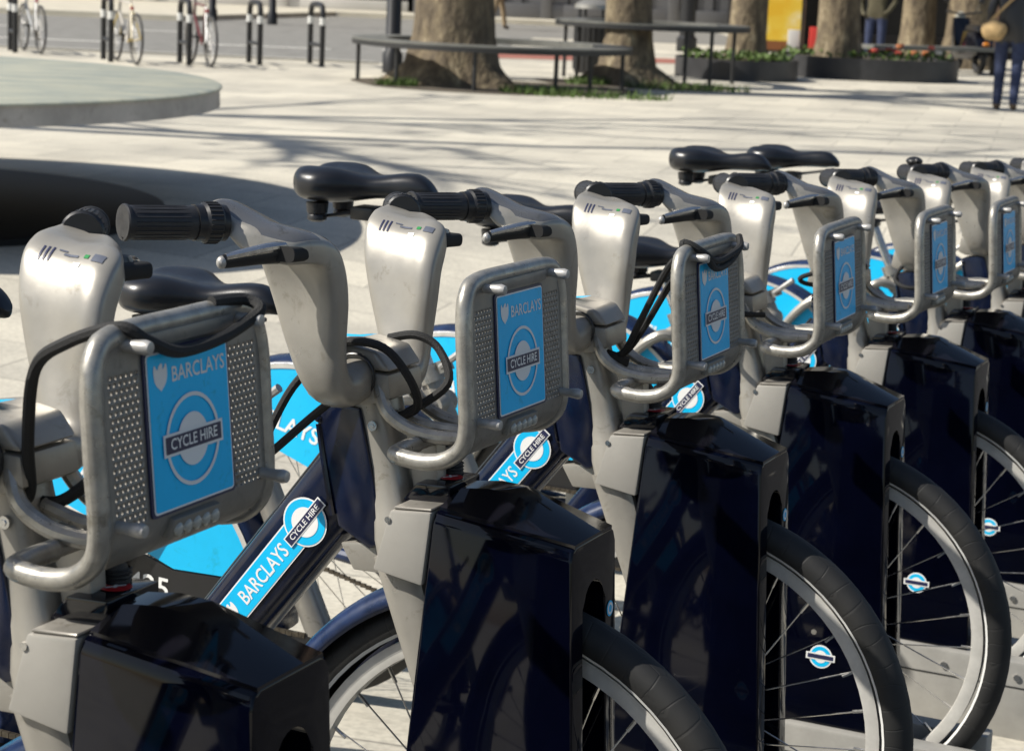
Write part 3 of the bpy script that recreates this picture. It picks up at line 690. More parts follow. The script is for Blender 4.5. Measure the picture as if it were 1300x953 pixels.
    for s in (-1, 1):
        b = BM(); stube(b, [j + Vector((0, s * .026, 0)), j + Vector((-.055, s * .062, .012)), j + Vector((-.14, s * .068, -.065)), Vector((RAX + .05, s * .068, WR + .07)), Vector((RAX, s * .064, WR))], [.0150, .0145, .013, .0115, .010], 10, 6); mesh_obj('seat_stay', b, M_SILVER, root)
        b = BM(); stube(b, [Vector((-.66, s * .025, .295)), Vector((-.76, s * .056, .300)), Vector((-.92, s * .062, .318)), Vector((RAX, s * .062, WR))], [.020, .018, .014, .012], 10, 5); mesh_obj('chain_stay', b, M_NAVY_DUSTY, root)
    # mudguards
    def fender(nm, cx, r, hw, a0, a1, m, lip=.016):
        b = BM(); prof = [(r - lip, -hw), (r - lip * .3, -hw * .97), (r + .002, -hw * .72), (r + .006, -hw * .3), (r + .0068, 0), (r + .006, hw * .3), (r + .002, hw * .72), (r - lip * .3, hw * .97), (r - lip, hw)]
        lathe(b, prof, c=(cx, 0, WR), axis='Y', seg=40, a0=R(a0), a1=R(a1)); o = mesh_obj(nm, b, m, root, smooth=60)
        md = o.modifiers.new('thickness', 'SOLIDIFY'); md.thickness = .0022; md.offset = -1; return o
    fm = fender('front_mudguard', 0, .350, .036, 92, 196, M_NAVY_DUSTY, .020)
    rm = fender('rear_mudguard', RAX, .358, .052, 2, 196, M_NAVY_DUSTY, .014)
    b = BM(); lathe(b, [(.352, -.0532), (.343, -.0532)], c=(RAX, 0, WR), axis='Y', seg=40, a0=R(14), a1=R(172)); mesh_obj('guard_trim', b, M_RIM, rm)
    # skirt guard panels either side of the rear wheel
    def chord(u): return .432 - (u + .904) * (.32 if u < -.904 else .075)
    for s in (-1, 1):
        r = .3425; y = s * .0505; pts = []
        for k in range(61):
            a = R(-5 + 190 * k / 60); p = (RAX + r * math.cos(a), WR + r * math.sin(a))
            if p[1] > chord(p[0]): pts.append(p)
        pts.append((-.904, chord(-.904)))
        b = BM(); prism(b, pts, XZ, y - .0012, y + .0012); sk = mesh_obj('skirt_guard', b, M_CYAN, root, smooth=0)
        lo = [(pts[0][0] - .004, pts[0][1] - .002), (pts[-1][0] + .004, pts[-1][1] - .002)]
        q0, q1 = pts[-2], pts[0]
        mid = (-.904, chord(-.904))
        b = BM(); prism(b, [(-1.03, chord(-1.03) - .003), (mid[0], mid[1] - .003), (q1[0], q1[1] - .003), (q1[0] - .02, q1[1] - .070), (mid[0] - .01, mid[1] - .082), (-1.01, mid[1] - .078)], XZ, y - .0016, y + .0016); mesh_obj('lower_guard', b, M_BLACK, root, smooth=0)
        ang = math.atan(-.250); ex = Vector((math.cos(ang), 0, math.sin(ang))) if s < 0 else Vector((-math.cos(ang), 0, -math.sin(ang))); ey = Vector((0, s, 0)).cross(ex)
        art('guard_lettering', fit_text('BARCLAYS', .215, .0335, .016), M_WHITE, sk, (-1.130, s * .0525, .572), ex, ey)
    # drivetrain
    BB = Vector((-.645, 0, .285))
    b = BM(); lathe(b, [(.060, -.060), (.078, -.060), (.078, -.056), (.060, -.056), (.060, -.060)], c=BB, axis='Y', seg=36)
    for k in range(32):
        a = 2 * math.pi * k / 32; box(b, BB + Vector((.079 * math.cos(a) - .003, -.0595, .079 * math.sin(a) - .003)), BB + Vector((.079 * math.cos(a) + .003, -.0565, .079 * math.sin(a) + .003)))
    for k in range(5):
        a = 2 * math.pi * k / 5; tube(b, [BB + Vector((0, -.058, 0)), BB + Vector((.066 * math.cos(a), -.058, .066 * math.sin(a)))], .007, 6)
    cr = mesh_obj('chainring', b, M_BLACK, root)
    b = BM()
    for sgn in (-1, 1):
        a0 = BB + Vector((0, -.058, sgn * .079)); a1 = Vector((RAX, -.058, WR + sgn * .032)); n = 36
        for k in range(n):
            p = a0.lerp(a1, (k + .5) / n); box(b, p + Vector((-.0055, -.003, -.0038)), p + Vector((.0055, .003, .0038)))
    tag(mesh_obj('chain', b, M_CHAIN, root), kind='stuff')
    for s, ph in ((-1, R(42)), (1, R(222))):
        tip = BB + Vector((.165 * math.cos(ph), s * .085, .165 * math.sin(ph)))
        b = BM(); tube(b, [BB + Vector((0, s * .068, 0)), tip - Vector((0, s * .004, 0))], [.014, .010], 10); mesh_obj('crank', b, M_ALU, root)
        b = BM(); box(b, tip + Vector((-.040, s * .045 - .040, -.010)), tip + Vector((.040, s * .045 + .040, .010)), .005); mesh_obj('pedal', b, M_BLACK, root)
    make_rack(root)
    for o in root.children:
        if o.name.split('.')[0] in ('handlebar_arm', 'brake_lever', 'grip', 'stem_block'):
            o.location.x = -.017
            if o.name[:4] != 'stem': o.rotation_euler.x = -.05; o.location.y = -.05; o.location.z = -.0075
    return root

proto = make_bike()
saddle0 = make_saddle(None)
GROUP_B = 'hire bicycles docked side by side in the row'
# offset of the saddle clamp along the seat tube for each bicycle (metres above the seat clamp)
SADDLE_Z = {0: .95, 1: .93, 2: .93, 3: .885, 4: 1.045, 5: .965, 6: .845, 7: 1.065, 8: 1.065, 9: .90, 10: .93, 11: .90}
LABELS_B = {
 0: 'unseen hire bicycle added for reflections, docked just before the one with the cord arched over its rack',  # out of view; put in for its reflection and shadow
 1: 'grey and navy hire bicycle with thick black cord arched from stem over rack top',
 2: 'grey and navy hire bicycle with bare rack and black cord looped tight around its stem',
 3: 'hire bicycle numbered 3425 with two straight black cords from stem to rack top',
 4: 'grey and navy hire bicycle with high saddle, bare rack top and number ending 36',
 5: 'bare-rack hire bicycle docked between the belled one and the one numbered 36',
 6: 'grey and navy hire bicycle with lowest saddle and a black bell on its grip',
 7: 'grey and navy hire bicycle with high saddle, next beyond the one with a bell',
 8: 'high-saddle hire bicycle docked second beyond the belled one',
 9: 'low-saddle hire bicycle docked third beyond the belled one', 10: 'low-saddle hire bicycle docked fourth beyond the belled one', 11: 'low-saddle hire bicycle docked fifth beyond the belled one'}
def cord(bike, pts, r=.0055, sub=6):
    b = BM(); stube(b, pts, r, 8, sub); return mesh_obj('bungee_cord', b, M_CORD, bike)
bikes = {1: proto}
for k in (0, 2, 3, 4, 5, 6, 7, 8, 9, 10, 11): bikes[k] = copy_tree(proto)
sads = {1: saddle0}
for k in bikes:
    if k != 1: sads[k] = copy_tree(saddle0)
for k, b in sorted(bikes.items()):
    b.location = org(k); b.rotation_euler = ((0, .004, -.005, .003, .006, -.004, .002, -.006, .004, -.003, .005, 0)[k], 0, -A + (0, .002, -.004, .008, .007, -.006, -.004, .003, -.003, .004, 0, 0)[k])
    tag(b, LABELS_B[k], 'bicycle', GROUP_B)
    z = SADDLE_Z[k]; s = sads[k]; s.parent = b
    base = SEAT_BASE + SEAT_DIR * ((z - .055 - SEAT_BASE.z) / SEAT_DIR.z); s.location = (base.x, 0, z)
    p = BM(); tube(p, [SEAT_BASE + SEAT_DIR * .30, base], .0145, 16); mesh_obj('seat_post', p, M_STEEL, b)
    q = BM(); box(q, (base.x - .116, -.018, z - .066), (base.x - .104, .018, z - .042), .005); mesh_obj('rear_reflector', q, M_RED, b)
# cords
tp = panel_profile(1.045); DZ = -.018
for w in (0,):
    cord(bikes[1], [(-.178, -.012, .868), (-.160, -.026, .885), (-.150, -.042, .935), (-.125, -.064, 1.005), (-.075, -.085 + w, 1.0370), (-.020, -.088 + w, 1.0565 - w * .3), (tp + .014, -.070 + w * .4, 1.0440), (tp + .018, -.03, 1.0300 - w), (tp + .018, .03, 1.0320 - w), (tp + .018, .075, 1.0410 - w * .5), (tp + .022, .092, 1.0520), (tp + .004, .090, 1.0585), (-.02, .05, 1.0600)], .0058)
cord(bikes[1], [(-.178, .000, .866), (-.150, .006, .868), (-.120, .018, .893), (-.085, .03, .925), (-.028, .045, .962)], .0058)
cord(bikes[2], [(-.245, -.050, .930), (-.215, -.047, .952), (-.165, -.044, .950), (-.133, -.036, .915), (-.130, -.020, .880), (-.160, -.008, .862)], .0055)
cord(bikes[2], [(-.205, .040, .946), (-.17, .046, .953), (-.140, .050, .938), (-.118, .032, .900), (-.160, .0, .862)], .0055)
cord(bikes[2], [(-.225, -.060, .945), (-.27, -.075, .895), (-.305, -.085, .82), (-.312, -.086, .803), (-.300, -.080, .808), (-.255, -.06, .855), (-.225, -.045, .885)], .0052)
for w in (0, 1):
    cord(bikes[3], [(-.175, -.004 + w * .012, .864), (-.140, -.012 + w * .012, .880), (-.105, -.040 + w * .02, .935 - w * .01), (-.055, -.075 + w * .02, 1.020 - w * .022), (-.030, -.086 + w * .02, 1.0460 - w * .03), (tp - .012, -.084, 1.0620 - .002 * w), (tp + .014, -.072, 1.0480), (tp + .018, -.03, 1.0320 - w * .010), (tp + .018, .03, 1.0340 - w * .010), (tp + .018, .075, 1.0420), (tp + .010, .092, 1.0560)], .0052)
cord(bikes[3], [(-.168, -.012, .872), (-.152, -.010, .868), (-.14, 0, .862)], .010, 4)
cord(bikes[5], [(-.150, -.03, .93), (-.20, -.09, .925), (-.26, -.12, .905), (-.24, -.10, .89), (-.17, -.05, .90)], .005)
cord(bikes[6], [(-.150, -.03, .93), (-.22, -.08, .90), (-.24, -.11, .86), (-.20, -.12, .845), (-.15, -.08, .86), (-.13, -.03, .90)], .005)
cord(bikes[4], [(-.14, -.03, .885), (-.19, -.10, .892), (-.25, -.13, .90), (-.27, -.10, .895), (-.20, -.05, .88)], .005)
cord(bikes[7], [(-.150, .03, .93), (-.25, .06, .95), (-.33, .10, .945)], .004)
# printed numbers on the lower guards
for k, txt in ((3, '3425'), (4, '36')):
    ang = math.atan(-.05); ex = Vector((math.cos(ang), 0, math.sin(ang))); ey = Vector((0, -1, 0)).cross(ex)
    art('number_lettering', fit_text(txt, .034 * len(txt) * .78, .036), M_WHITE, bikes[k], ((-.965 if k == 3 else -.905), -.0535, .398), ex, ey)
# bell on the sixth bicycle
b = BM(); sphere(b, (-.317, .278, 1.106), .021, (1, 1.1, .55), 14, 9); tube(b, [(-.317, .278, 1.083), (-.317, .278, 1.102)], .009, 8); sphere(b, (-.303, .255, 1.109), .010, (1, 1, .8), 8, 6); mesh_obj('bell', b, M_BLACK, bikes[6])

# ------------------------------------------------------------------ docking points
def dock_u(z, front):
    return (.100 + (.75 - z) * .055) if front else (-.076 - (.77 - z) * .088)
def make_dock():
    root = empty('docking_point')
    HW = .066; SL = .034
    b = BM()
    # body: inverted U in section with a wheel slot, tapering upward
    zs = [.168, .40, .62, .690, .7055]
    def sec(front, z): return dock_u(z, front)
    # outline in (v,z) for the inverted U
    outer = [(-HW, .168), (-HW, .735), (-HW + .005, .747), (-HW + .016, .753), (HW - .016, .753), (HW - .005, .747), (HW, .735), (HW, .168)]
    inner = [(SL, .168), (SL, .672)] + [(SL * math.cos(R(180 * k / 10)), .672 + .034 * math.sin(R(180 * k / 10))) for k in range(1, 10)] + [(-SL, .672), (-SL, .168)]
    poly = outer + inner
    F = [b.verts.new((dock_u(z, True), v, z)) for v, z in poly]; Bk = [b.verts.new((dock_u(z, False), v, z + (.020 if z > .73 else 0))) for v, z in poly]
    n = len(poly)
    f1 = b.faces.new(F); f2 = b.faces.new(Bk[::-1]); sides = [b.faces.new((F[i], F[(i + 1) % n], Bk[(i + 1) % n], Bk[i])) for i in range(n)]
    ed = [e for e in f1.edges] + [e for e in f2.edges]
    bmesh.ops.bevel(b, geom=ed, offset=.0045, segments=3, affect='EDGES', profile=.55)
    bmesh.ops.triangulate(b, faces=[f for f in b.faces if len(f.verts) > 8])
    body = mesh_obj('dock_body', b, M_NAVYG, root, smooth=30)
    # top cap: faceted lid rising to a ridge
    b = BM(); rings = []
    for u, zt in ((-.0755, .780), (-.066, .7915), (-.030, .7965), (.004, .7950), (.0995, .7545)):
        z0 = .7532 - (u - .10) * .113; w2 = HW - .0115; lo = z0 - .006; h = max(.001, zt - z0)
        rings.append([Vector((u, -w2, lo)), Vector((u, -w2, z0 + .0008)), Vector((u, -.018, z0 + h * .93)), Vector((u, .020, z0 + h)), Vector((u, w2, z0 + .0008)), Vector((u, w2, lo))])
    loft(b, rings); bmesh.ops.bevel(b, geom=[e for e in b.edges if len(e.link_faces) == 2 and e.calc_face_angle(0) > .08], offset=.0050, segments=4, affect='EDGES', clamp_overlap=True); cap = mesh_obj('dock_lid', b, M_CAP, root, smooth=24)
    b = BM(); prism(b, [(-.140, .766), (-.120, .7915), (-.074, .7935), (-.074, .766)], XZ, -.030, .050, .004); hd = mesh_obj('lid_step', b, M_CAP, root)
    o = Vector((-.096, .012, .7935)); ex = Vector((.0, 1, 0)); ey = Vector((-1, 0, 0))
    b = BM(); poly_flat(b, disc_pts(.0155, 24)); art('warning_disc', b, M_RED, hd, o, ex, ey)
    b = BM(); poly_flat(b, rect_pts(.021, .0035)); art('warning_mark', b, M_WHITE, hd, o + Vector((0, 0, .0004)), Vector((.5, .86, 0)), Vector((-.86, .5, 0)))
    b = BM(); poly_flat(b, rect_pts(.012, .003)); art('warning_mark', b, M_WHITE, hd, o + Vector((0, 0, .0008)), Vector((-.5, .86, 0)), Vector((-.86, -.5, 0)))
    # grey latch housing beside the body
    b = BM(); prism(b, [(-.1335, .764), (-.0795, .7685), (-.0885, .678), (-.155, .688)], XZ, -.0685, -.030, .0035, 2)
    lh = mesh_obj('latch_housing', b, M_WEDGE, root)
    b = BM(); prism(b, [(-.1335, .764), (-.0795, .7685), (-.0885, .678), (-.155, .688)], XZ, .030, .0685, .0035, 2); mesh_obj('latch_housing', b, M_WEDGE, root)
    b = BM(); prism(b, [(-.1315, .7650), (-.080, .7692), (-.080, .7722), (-.129, .7690)], XZ, -.066, .066, .0012, 1); mesh_obj('latch_top', b, M_PANEL, root)
    b = BM(); lathe(b, [(0, -.070), (.004, -.070), (.004, -.066), (0, -.066)], c=(-.136, 0, .752), axis='Y', seg=10); mesh_obj('housing_screw', b, M_STEEL, lh)
    # plinth either side of the wheel channel
    for s in (-1, 1):
        b = BM(); box(b, (-.30, min(s * .036, s * .085), -.02), (.30, max(s * .036, s * .085), .166), .006); pl = mesh_obj('plinth', b, M_BASE, root)
        for x in (-.22, .09, .24):
            bb = BM(); lathe(bb, [(0, s * .0895), (.007, s * .0895), (.007, s * .084), (0, s * .084)], c=(x, 0, .135), axis='Y', seg=8); mesh_obj('plinth_bolt', bb, M_STEEL, pl)
        bb = BM(); box(bb, (-.296, s * .0845, .112), (.296, s * .0862, .1145)); mesh_obj('plinth_seam', bb, M_DARKHOLE, pl)
    b = BM(); box(b, (-.34, -.12, -.03), (.36, .12, .004), .004); mesh_obj('base_plate', b, M_BASE, root)
    # roundel stickers: low on the side and high on the front
    for s in (-1, 1):
        o = Vector((.016, s * (HW + .0006), .292)); ex = Vector((-s, 0, 0)); ey = Vector((0, 0, 1)); nn = Vector((0, s, 0))
        if s < 0: ex = Vector((1, 0, 0))
        roundel_parts('side', body, o, ex, ey, .0185, .0, .0115, .0470, .0075, False, nn, fill=M_CYAN)
    o = Vector((dock_u(.655, True) + .0008, .046, .655))
    b = BM(); poly_flat(b, disc_pts(.0095, 20)); art('front_roundel', b, M_CYAN, body, o, (0, 1, 0), (-.055, 0, 1))
    b = BM(); ring_flat(b, .0045, .0075, 20); art('front_roundel_ring', b, M_WHITE, body, o + Vector((.0004, 0, 0)), (0, 1, 0), (-.055, 0, 1))
    return root
dock0 = make_dock()
ORD = {0: 'bicycle just before the arched-cord one, both added unseen for reflections', 1: 'bicycle with the cord arched over its rack', 2: 'bicycle with cord looped round its stem', 3: 'bicycle numbered 3425', 4: 'high-saddle bicycle with bare rack', 5: 'bare-rack bicycle beside the belled one', 6: 'bicycle with the bell', 7: 'bicycle next beyond the belled one', 8: 'bicycle second beyond the belled one', 9: 'bicycle third beyond the belled one', 10: 'bicycle fourth beyond the belled one', 11: 'bicycle fifth beyond the belled one'}
for k in range(0, 12):  # the first post is unseen, added with its bicycle for dark reflections
    d = dock0 if k == 1 else copy_tree(dock0)
    d.location = org(k); d.rotation_euler = (0, 0, -A)
    tag(d, 'glossy navy docking post holding the ' + ORD[k], 'docking post', 'docking posts in one row')

# ------------------------------------------------------------------ round stone table and dark slab
M_TABLETOP = mat('table_top_stone', (0.30, 0.325, 0.285), 0.6, var=0.2, vscale=2.2, col2=(0.48, 0.47, 0.36), stretch=(1, 2.5, 1), wear=.4, wscale=9, wcol=.7)
M_TABLEEDGE = mat('table_edge_stone', (0.40, 0.375, 0.345), 0.7, var=0.22, vscale=3, wear=.4, wscale=6, wcol=.7, bump=0.2, bscale=60)
tb = empty('round_table', (-4.22, 11.45, 0)); tag(tb, 'huge round stone table with greenish top and pale grey rim over black slab', 'table')
b = BM(); lathe(b, [(0, .70), (2.53, .70), (2.55, .69), (2.55, .6801)], seg=96); lathe(b, [(2.535, .6801), (2.54, .58), (0, .578)], seg=96, mi=1); mesh_obj('table_top', b, None, tb, mats=[M_TABLETOP, M_TABLEEDGE])
for i in range(3):
    a = R(120 * i + 150); b = BM(); lathe(b, [(0, .0), (.16, 0), (.12, .05), (.12, .579), (0, .579)], c=(-.6 + .9 * math.cos(a), .9 * math.sin(a), 0), seg=20); mesh_obj('leg', b, M_CAP, tb)
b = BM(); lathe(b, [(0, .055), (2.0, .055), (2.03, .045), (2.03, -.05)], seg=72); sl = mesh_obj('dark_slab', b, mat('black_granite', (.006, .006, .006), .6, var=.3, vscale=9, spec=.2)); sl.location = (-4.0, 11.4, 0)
sl.location.z = -.040  # slab sunk flush; its near-black colour also stands in for ground shadow
tag(sl, 'low round black slab on the paving, darkened to read as shade under the round table', 'slab')

# ------------------------------------------------------------------ trees
def bark_mat():
    m = bpy.data.materials.new('plane_bark'); m.use_nodes = True; n = m.node_tree.nodes; l = m.node_tree.links; b = n['Principled BSDF']; b.inputs['Roughness'].default_value = .85
    tc = n.new('ShaderNodeTexCoord'); mp = n.new('ShaderNodeMapping'); mp.inputs['Scale'].default_value = (1, 1, .45); l.new(tc.outputs['Object'], mp.inputs[0])
    t = n.new('ShaderNodeTexNoise'); t.inputs['Scale'].default_value = 6; t.inputs['Detail'].default_value = 9; t.inputs['Roughness'].default_value = .7; l.new(mp.outputs[0], t.inputs['Vector'])
    cr = n.new('ShaderNodeValToRGB'); e = cr.color_ramp.elements; e[0].position = .32; e[0].color = (.05, .037, .024, 1); e[1].position = .70; e[1].color = (.36, .30, .20, 1); x = e.new(.5); x.color = (.13, .10, .062, 1); x = e.new(.58); x.color = (.19, .15, .09, 1)
    l.new(t.outputs['Fac'], cr.inputs[0]); l.new(cr.outputs[0], b.inputs['Base Color'])
    t2 = n.new('ShaderNodeTexNoise'); t2.inputs['Scale'].default_value = 14; t2.inputs['Detail'].default_value = 6; l.new(mp.outputs[0], t2.inputs['Vector'])
    bp = n.new('ShaderNodeBump'); bp.inputs['Strength'].default_value = .8; bp.inputs['Distance'].default_value = .05; l.new(t2.outputs['Fac'], bp.inputs['Height']); l.new(bp.outputs[0], b.inputs['Normal'])
    return m
M_BARK = bark_mat()
M_LEAF = mat('spring_leaf', (0.075, 0.13, 0.03), 0.6, var=0.3, vscale=2)
M_SOIL = mat('tree_pit_soil', (0.085, 0.07, 0.05), 0.95, var=0.35, vscale=5, bump=0.8, bscale=30)
M_GRASS = mat('grass_blade', (0.075, 0.125, 0.022), 0.7, var=0.3, vscale=3)
def tree(loc, r0, label, seed, h=11, flare=1.45, lean=(0, 0), leaves=260):
    rnd = random.Random(seed); root = empty('plane_tree', (loc[0], loc[1], 0)); tag(root, label, 'tree', 'plane trees on the plaza')
    b = BM(); rings = []; N = 22
    for i, (z, k) in enumerate(((-.1, flare * 1.1), (.05, flare), (.25, 1.2), (.6, 1.06), (1.2, 1.0), (2.2, .93), (3.6, .86), (4.4, .9))):
        ring = []
        for j in range(N):
            a = 2 * math.pi * j / N; root_f = max(0, (k - 1)) * .55 * max(0, math.cos(a * 5 + seed)) + .05 * math.sin(a * 3 + z * 1.5 + seed) + .035 * math.sin(a * 7 - z * 2 + seed)
            ring.append(Vector((lean[0] * z + r0 * k * (1 + root_f) * math.cos(a), lean[1] * z + r0 * k * (1 + root_f) * math.sin(a), z)))
        rings.append(ring)
    loft(b, rings)
    tips = []
    def limb(p, d, L, r, lev):
        q = p + d * L * .5 + Vector((rnd.uniform(-1, 1), rnd.uniform(-1, 1), .3)) * L * .08; e = q + (d + Vector((rnd.uniform(-.3, .3), rnd.uniform(-.3, .3), .15))).normalized() * L * .5
        tube(b, [p, q, e], [r, r * .75, r * .5], 7 if lev < 2 else 5)
        if lev >= 3: tips.append((q, e)); return
        for _ in range(3 if lev < 2 else 4):
            a = rnd.uniform(0, 6.28); dd = (d + Vector((math.cos(a), math.sin(a), rnd.uniform(-.1, .5))) * .8).normalized(); limb(e if rnd.random() < .6 else q, dd, L * rnd.uniform(.55, .75), r * .48, lev + 1)
    top = Vector((lean[0] * 4.3, lean[1] * 4.3, 4.2))
    for i in range(4):
        a = 2 * math.pi * i / 4 + seed; limb(top, Vector((math.cos(a) * .7, math.sin(a) * .7, 1)).normalized(), h * .34, r0 * .48, 0)
    mesh_obj('trunk', b, M_BARK, root, smooth=60)
    c = BM()
    for q, e in tips:
        for _ in range(max(1, leaves // len(tips))):
            p = q.lerp(e, rnd.random()) + Vector((rnd.gauss(0, .22), rnd.gauss(0, .22), rnd.gauss(0, .2))); s = rnd.uniform(.05, .10); n = Vector((rnd.gauss(0, 1), rnd.gauss(0, 1), rnd.gauss(0, 1))).normalized(); o1 = n.orthogonal() * s; o2 = n.cross(o1)
            c.faces.new([c.verts.new(p + w) for w in (o1, o2 * .6, -o1, -o2 * .6)])
    mesh_obj('crown', c, M_LEAF, root, smooth=0)
    return root
tree((-.86, 25.75), .47, 'broad mottled plane trunk inside the low ring bench', 3, h=12, flare=1.5)
tree((1.35, 27.7), .30, 'mottled plane trunk inside the tall ring counter beside the litter bin', 8, h=11, flare=1.7)
tree((3.34, 31.6), .27, 'plane trunk growing from small dark round planter, in front of yellow poster', 11, h=10, flare=1.2)
tree((4.86, 32.7), .32, 'plane trunk at poster end of the large flower planter', 15, h=11, flare=1.2)
tree((7.25, 39.0), .30, 'slim plane trunk behind the flower planter and dark bench', 19, h=11, flare=1.25)
tree((8.15, 38.7), .40, 'mossy plane trunk behind the small dark motor scooter', 23, h=11, flare=1.3)
tree((-9.6, 16.4), .36, 'plane tree standing past the round stone table', 31, h=12, flare=1.4)
def grass(name, patches, label, n=420, hmax=.13):
    rnd = random.Random(len(label)); b = BM()
    for (cx, cy, rx, ry) in patches:
        for _ in range(n):
            a = rnd.uniform(0, 6.28); q = math.sqrt(rnd.random()); x = cx + rx * q * math.cos(a); y = cy + ry * q * math.sin(a); h = rnd.uniform(.04, hmax); w = rnd.uniform(.006, .014); d = rnd.uniform(0, 3.14); dx, dy = math.cos(d) * w, math.sin(d) * w; lx, ly = rnd.gauss(0, .04), rnd.gauss(0, .04)
            b.faces.new([b.verts.new(p) for p in ((x - dx, y - dy, 0), (x + dx, y + dy, 0), (x + lx, y + ly, h))])
    o = mesh_obj(name, b, M_GRASS, smooth=0); tag(o, label, 'grass', kind='stuff')
grass('grass_tuft', [(.75, 24.35, 1.0, .35), (.2, 24.6, .5, .3), (-1.5, 24.9, .25, .15)], 'short green grass in the tree pit under the low ring bench')
grass('grass_tuft', [(2.1, 26.9, .85, .5), (.85, 27.2, .3, .25)], 'short green grass under the tall ring counter')
def pit(cx, cy, rx, ry): 
    b = BM(); pts = [(cx + rx * (1 + .05 * math.sin(5 * t)) * math.cos(t), cy + ry * math.sin(t)) for t in [2 * math.pi * i / 40 for i in range(40)]]
    b.faces.new([b.verts.new((x, y, .006)) for x, y in pts]); tag(mesh_obj('tree_pit', b, M_SOIL, smooth=0), kind='structure')
pit(-.35, 25.6, 1.75, 1.55); pit(1.5, 27.6, 1.35, 1.0)

# ------------------------------------------------------------------ ring benches
M_BENCHTOP = mat('bench_top', (0.135, 0.135, 0.12), 0.55, var=0.2, vscale=6); M_BENCHLEG = mat('bench_leg', (0.018, 0.018, 0.018), 0.5)
def ring_bench(cx, cy, r, w, h, label, legs):
    root = empty('ring_bench', (cx, cy, 0)); tag(root, label, 'bench', 'ring benches round the trees')
    b = BM(); lathe(b, [(r - w, h), (r, h), (r, h - .02), (r, h - .075), (r - w, h - .075), (r - w, h)], seg=64); t = mesh_obj('seat_ring', b, M_BENCHTOP, root)
    b = BM(); lathe(b, [(r + .003, h - .02), (r + .003, h - .078), (r - .02, h - .080)], seg=64); mesh_obj('edge_band', b, M_BENCHLEG, t)
    for a in legs:
        a = R(a)
        b = BM(); tube(b, [((r - .08) * math.cos(a), (r - .08) * math.sin(a), 0), ((r - .08) * math.cos(a), (r - .08) * math.sin(a), h - .07)], .026, 8); mesh_obj('leg', b, M_BENCHLEG, root)
ring_bench(-.40, 26.1, 1.74, .42, .53, 'low dark ring bench circling the broad mottled trunk', (228, 264, 298, 316, 345, 60, 120, 185))
ring_bench(1.72, 28.6, 1.32, .38, .80, 'tall dark ring counter circling the slimmer trunk by the litter bin', (288, 306, 20, 90, 160, 215))
# straight dark bench behind the planter
def long_bench(x0, y0, x1, y1, label):
    root = empty('plaza_bench', (x0, y0, 0)); tag(root, label, 'bench'); d = Vector((x1 - x0, y1 - y0, 0)); L = d.length; root.rotation_euler = (0, 0, math.atan2(d.y, d.x))
    b = BM(); box(b, (0, -.2, .40), (L, .2, .47), .01); mesh_obj('seat', b, M_BENCHTOP, root)
    for x in (.2, L * .5, L - .2): b = BM(); box(b, (x - .03, -.16, 0), (x + .03, .16, .398), .005); mesh_obj('leg', b, M_BENCHLEG, root)
long_bench(5.6, 34.6, 8.3, 36.2, 'straight dark bench behind the flower planter')

# ------------------------------------------------------------------ planters with flowers
M_PLANTER = mat('planter_metal', (0.028, 0.028, 0.030), 0.45, var=0.2, vscale=6)
M_FLR = [mat('petal_red', (.45, .06, .04), .5), mat('petal_orange', (.50, .17, .06), .5), mat('petal_pink', (.6, .3, .25), .5), mat('petal_white', (.7, .66, .55), .5)]
def planter(cx, cy, rx, ry, h, label, flowers=None):
    root = empty('round_planter', (cx, cy, 0)); tag(root, label, 'planter', 'dark round planters')
    def ringp(k, z): return [Vector((rx * k * math.cos(2 * math.pi * i / 48), ry * k * math.sin(2 * math.pi * i / 48), z)) for i in range(48)]
    b = BM(); loft(b, [ringp(1, 0), ringp(1, h), ringp(.97, h), ringp(.97, h - .06)], caps=False); mesh_obj('planter_wall', b, M_PLANTER, root, smooth=40)
    b = BM(); b.faces.new([b.verts.new(p) for p in ringp(.969, h - .05)]); mesh_obj('soil', b, M_SOIL, root, smooth=0)
    rnd = random.Random(int(cx * 10)); g = BM()
    for _ in range(380):
        a = rnd.uniform(0, 6.28); q = math.sqrt(rnd.random()) * .93; x, y = rx * q * math.cos(a), ry * q * math.sin(a); hh = rnd.uniform(.04, .15); n = Vector((rnd.gauss(0, 1), rnd.gauss(0, 1), .6)).normalized(); o1 = n.orthogonal() * .035; o2 = n.cross(o1) * .6; p = Vector((x, y, h - .05 + hh)); g.faces.new([g.verts.new(p + w) for w in (o1, o2, -o1, -o2)])
    tag(mesh_obj('leafy_growth', g, M_GRASS, root, smooth=0), kind='stuff')
    return root
planter(3.12, 30.9, .90, 1.05, .29, 'small dark round planter with green leaves round a trunk, before yellow poster')
pl2 = planter(5.35, 33.0, 1.45, 1.35, .33, 'large dark round planter filled with red and white flowers')
rnd = random.Random(5)
for i in range(24):
    x, y = rnd.uniform(-.1, 1.30), rnd.uniform(-.75, .1); m = rnd.choice([0, 0, 1, 2, 3]); b = BM(); z0 = .32 + rnd.uniform(.05, .20)
    if (x / 1.35) ** 2 + (y / 1.25) ** 2 > .9: continue
    tube(b, [(5.35 + x, 33 + y, .28), (5.35 + x, 33 + y, z0)], .006, 4, mi=1)
    for k in range(6): a = k * 1.047; sphere(b, (5.35 + x + .030 * math.cos(a), 33 + y + .030 * math.sin(a), z0 + .01), .026, (1, 1, 1.2), 6, 4)
    o = mesh_obj('flower', b, None, None, mats=[M_FLR[m], M_GRASS]); nm = ['red', 'orange', 'pink', 'white'][m]
    tag(o, nm + ' bloom on a short stem in the large flower planter', 'flower', nm + ' blooms in the large planter')

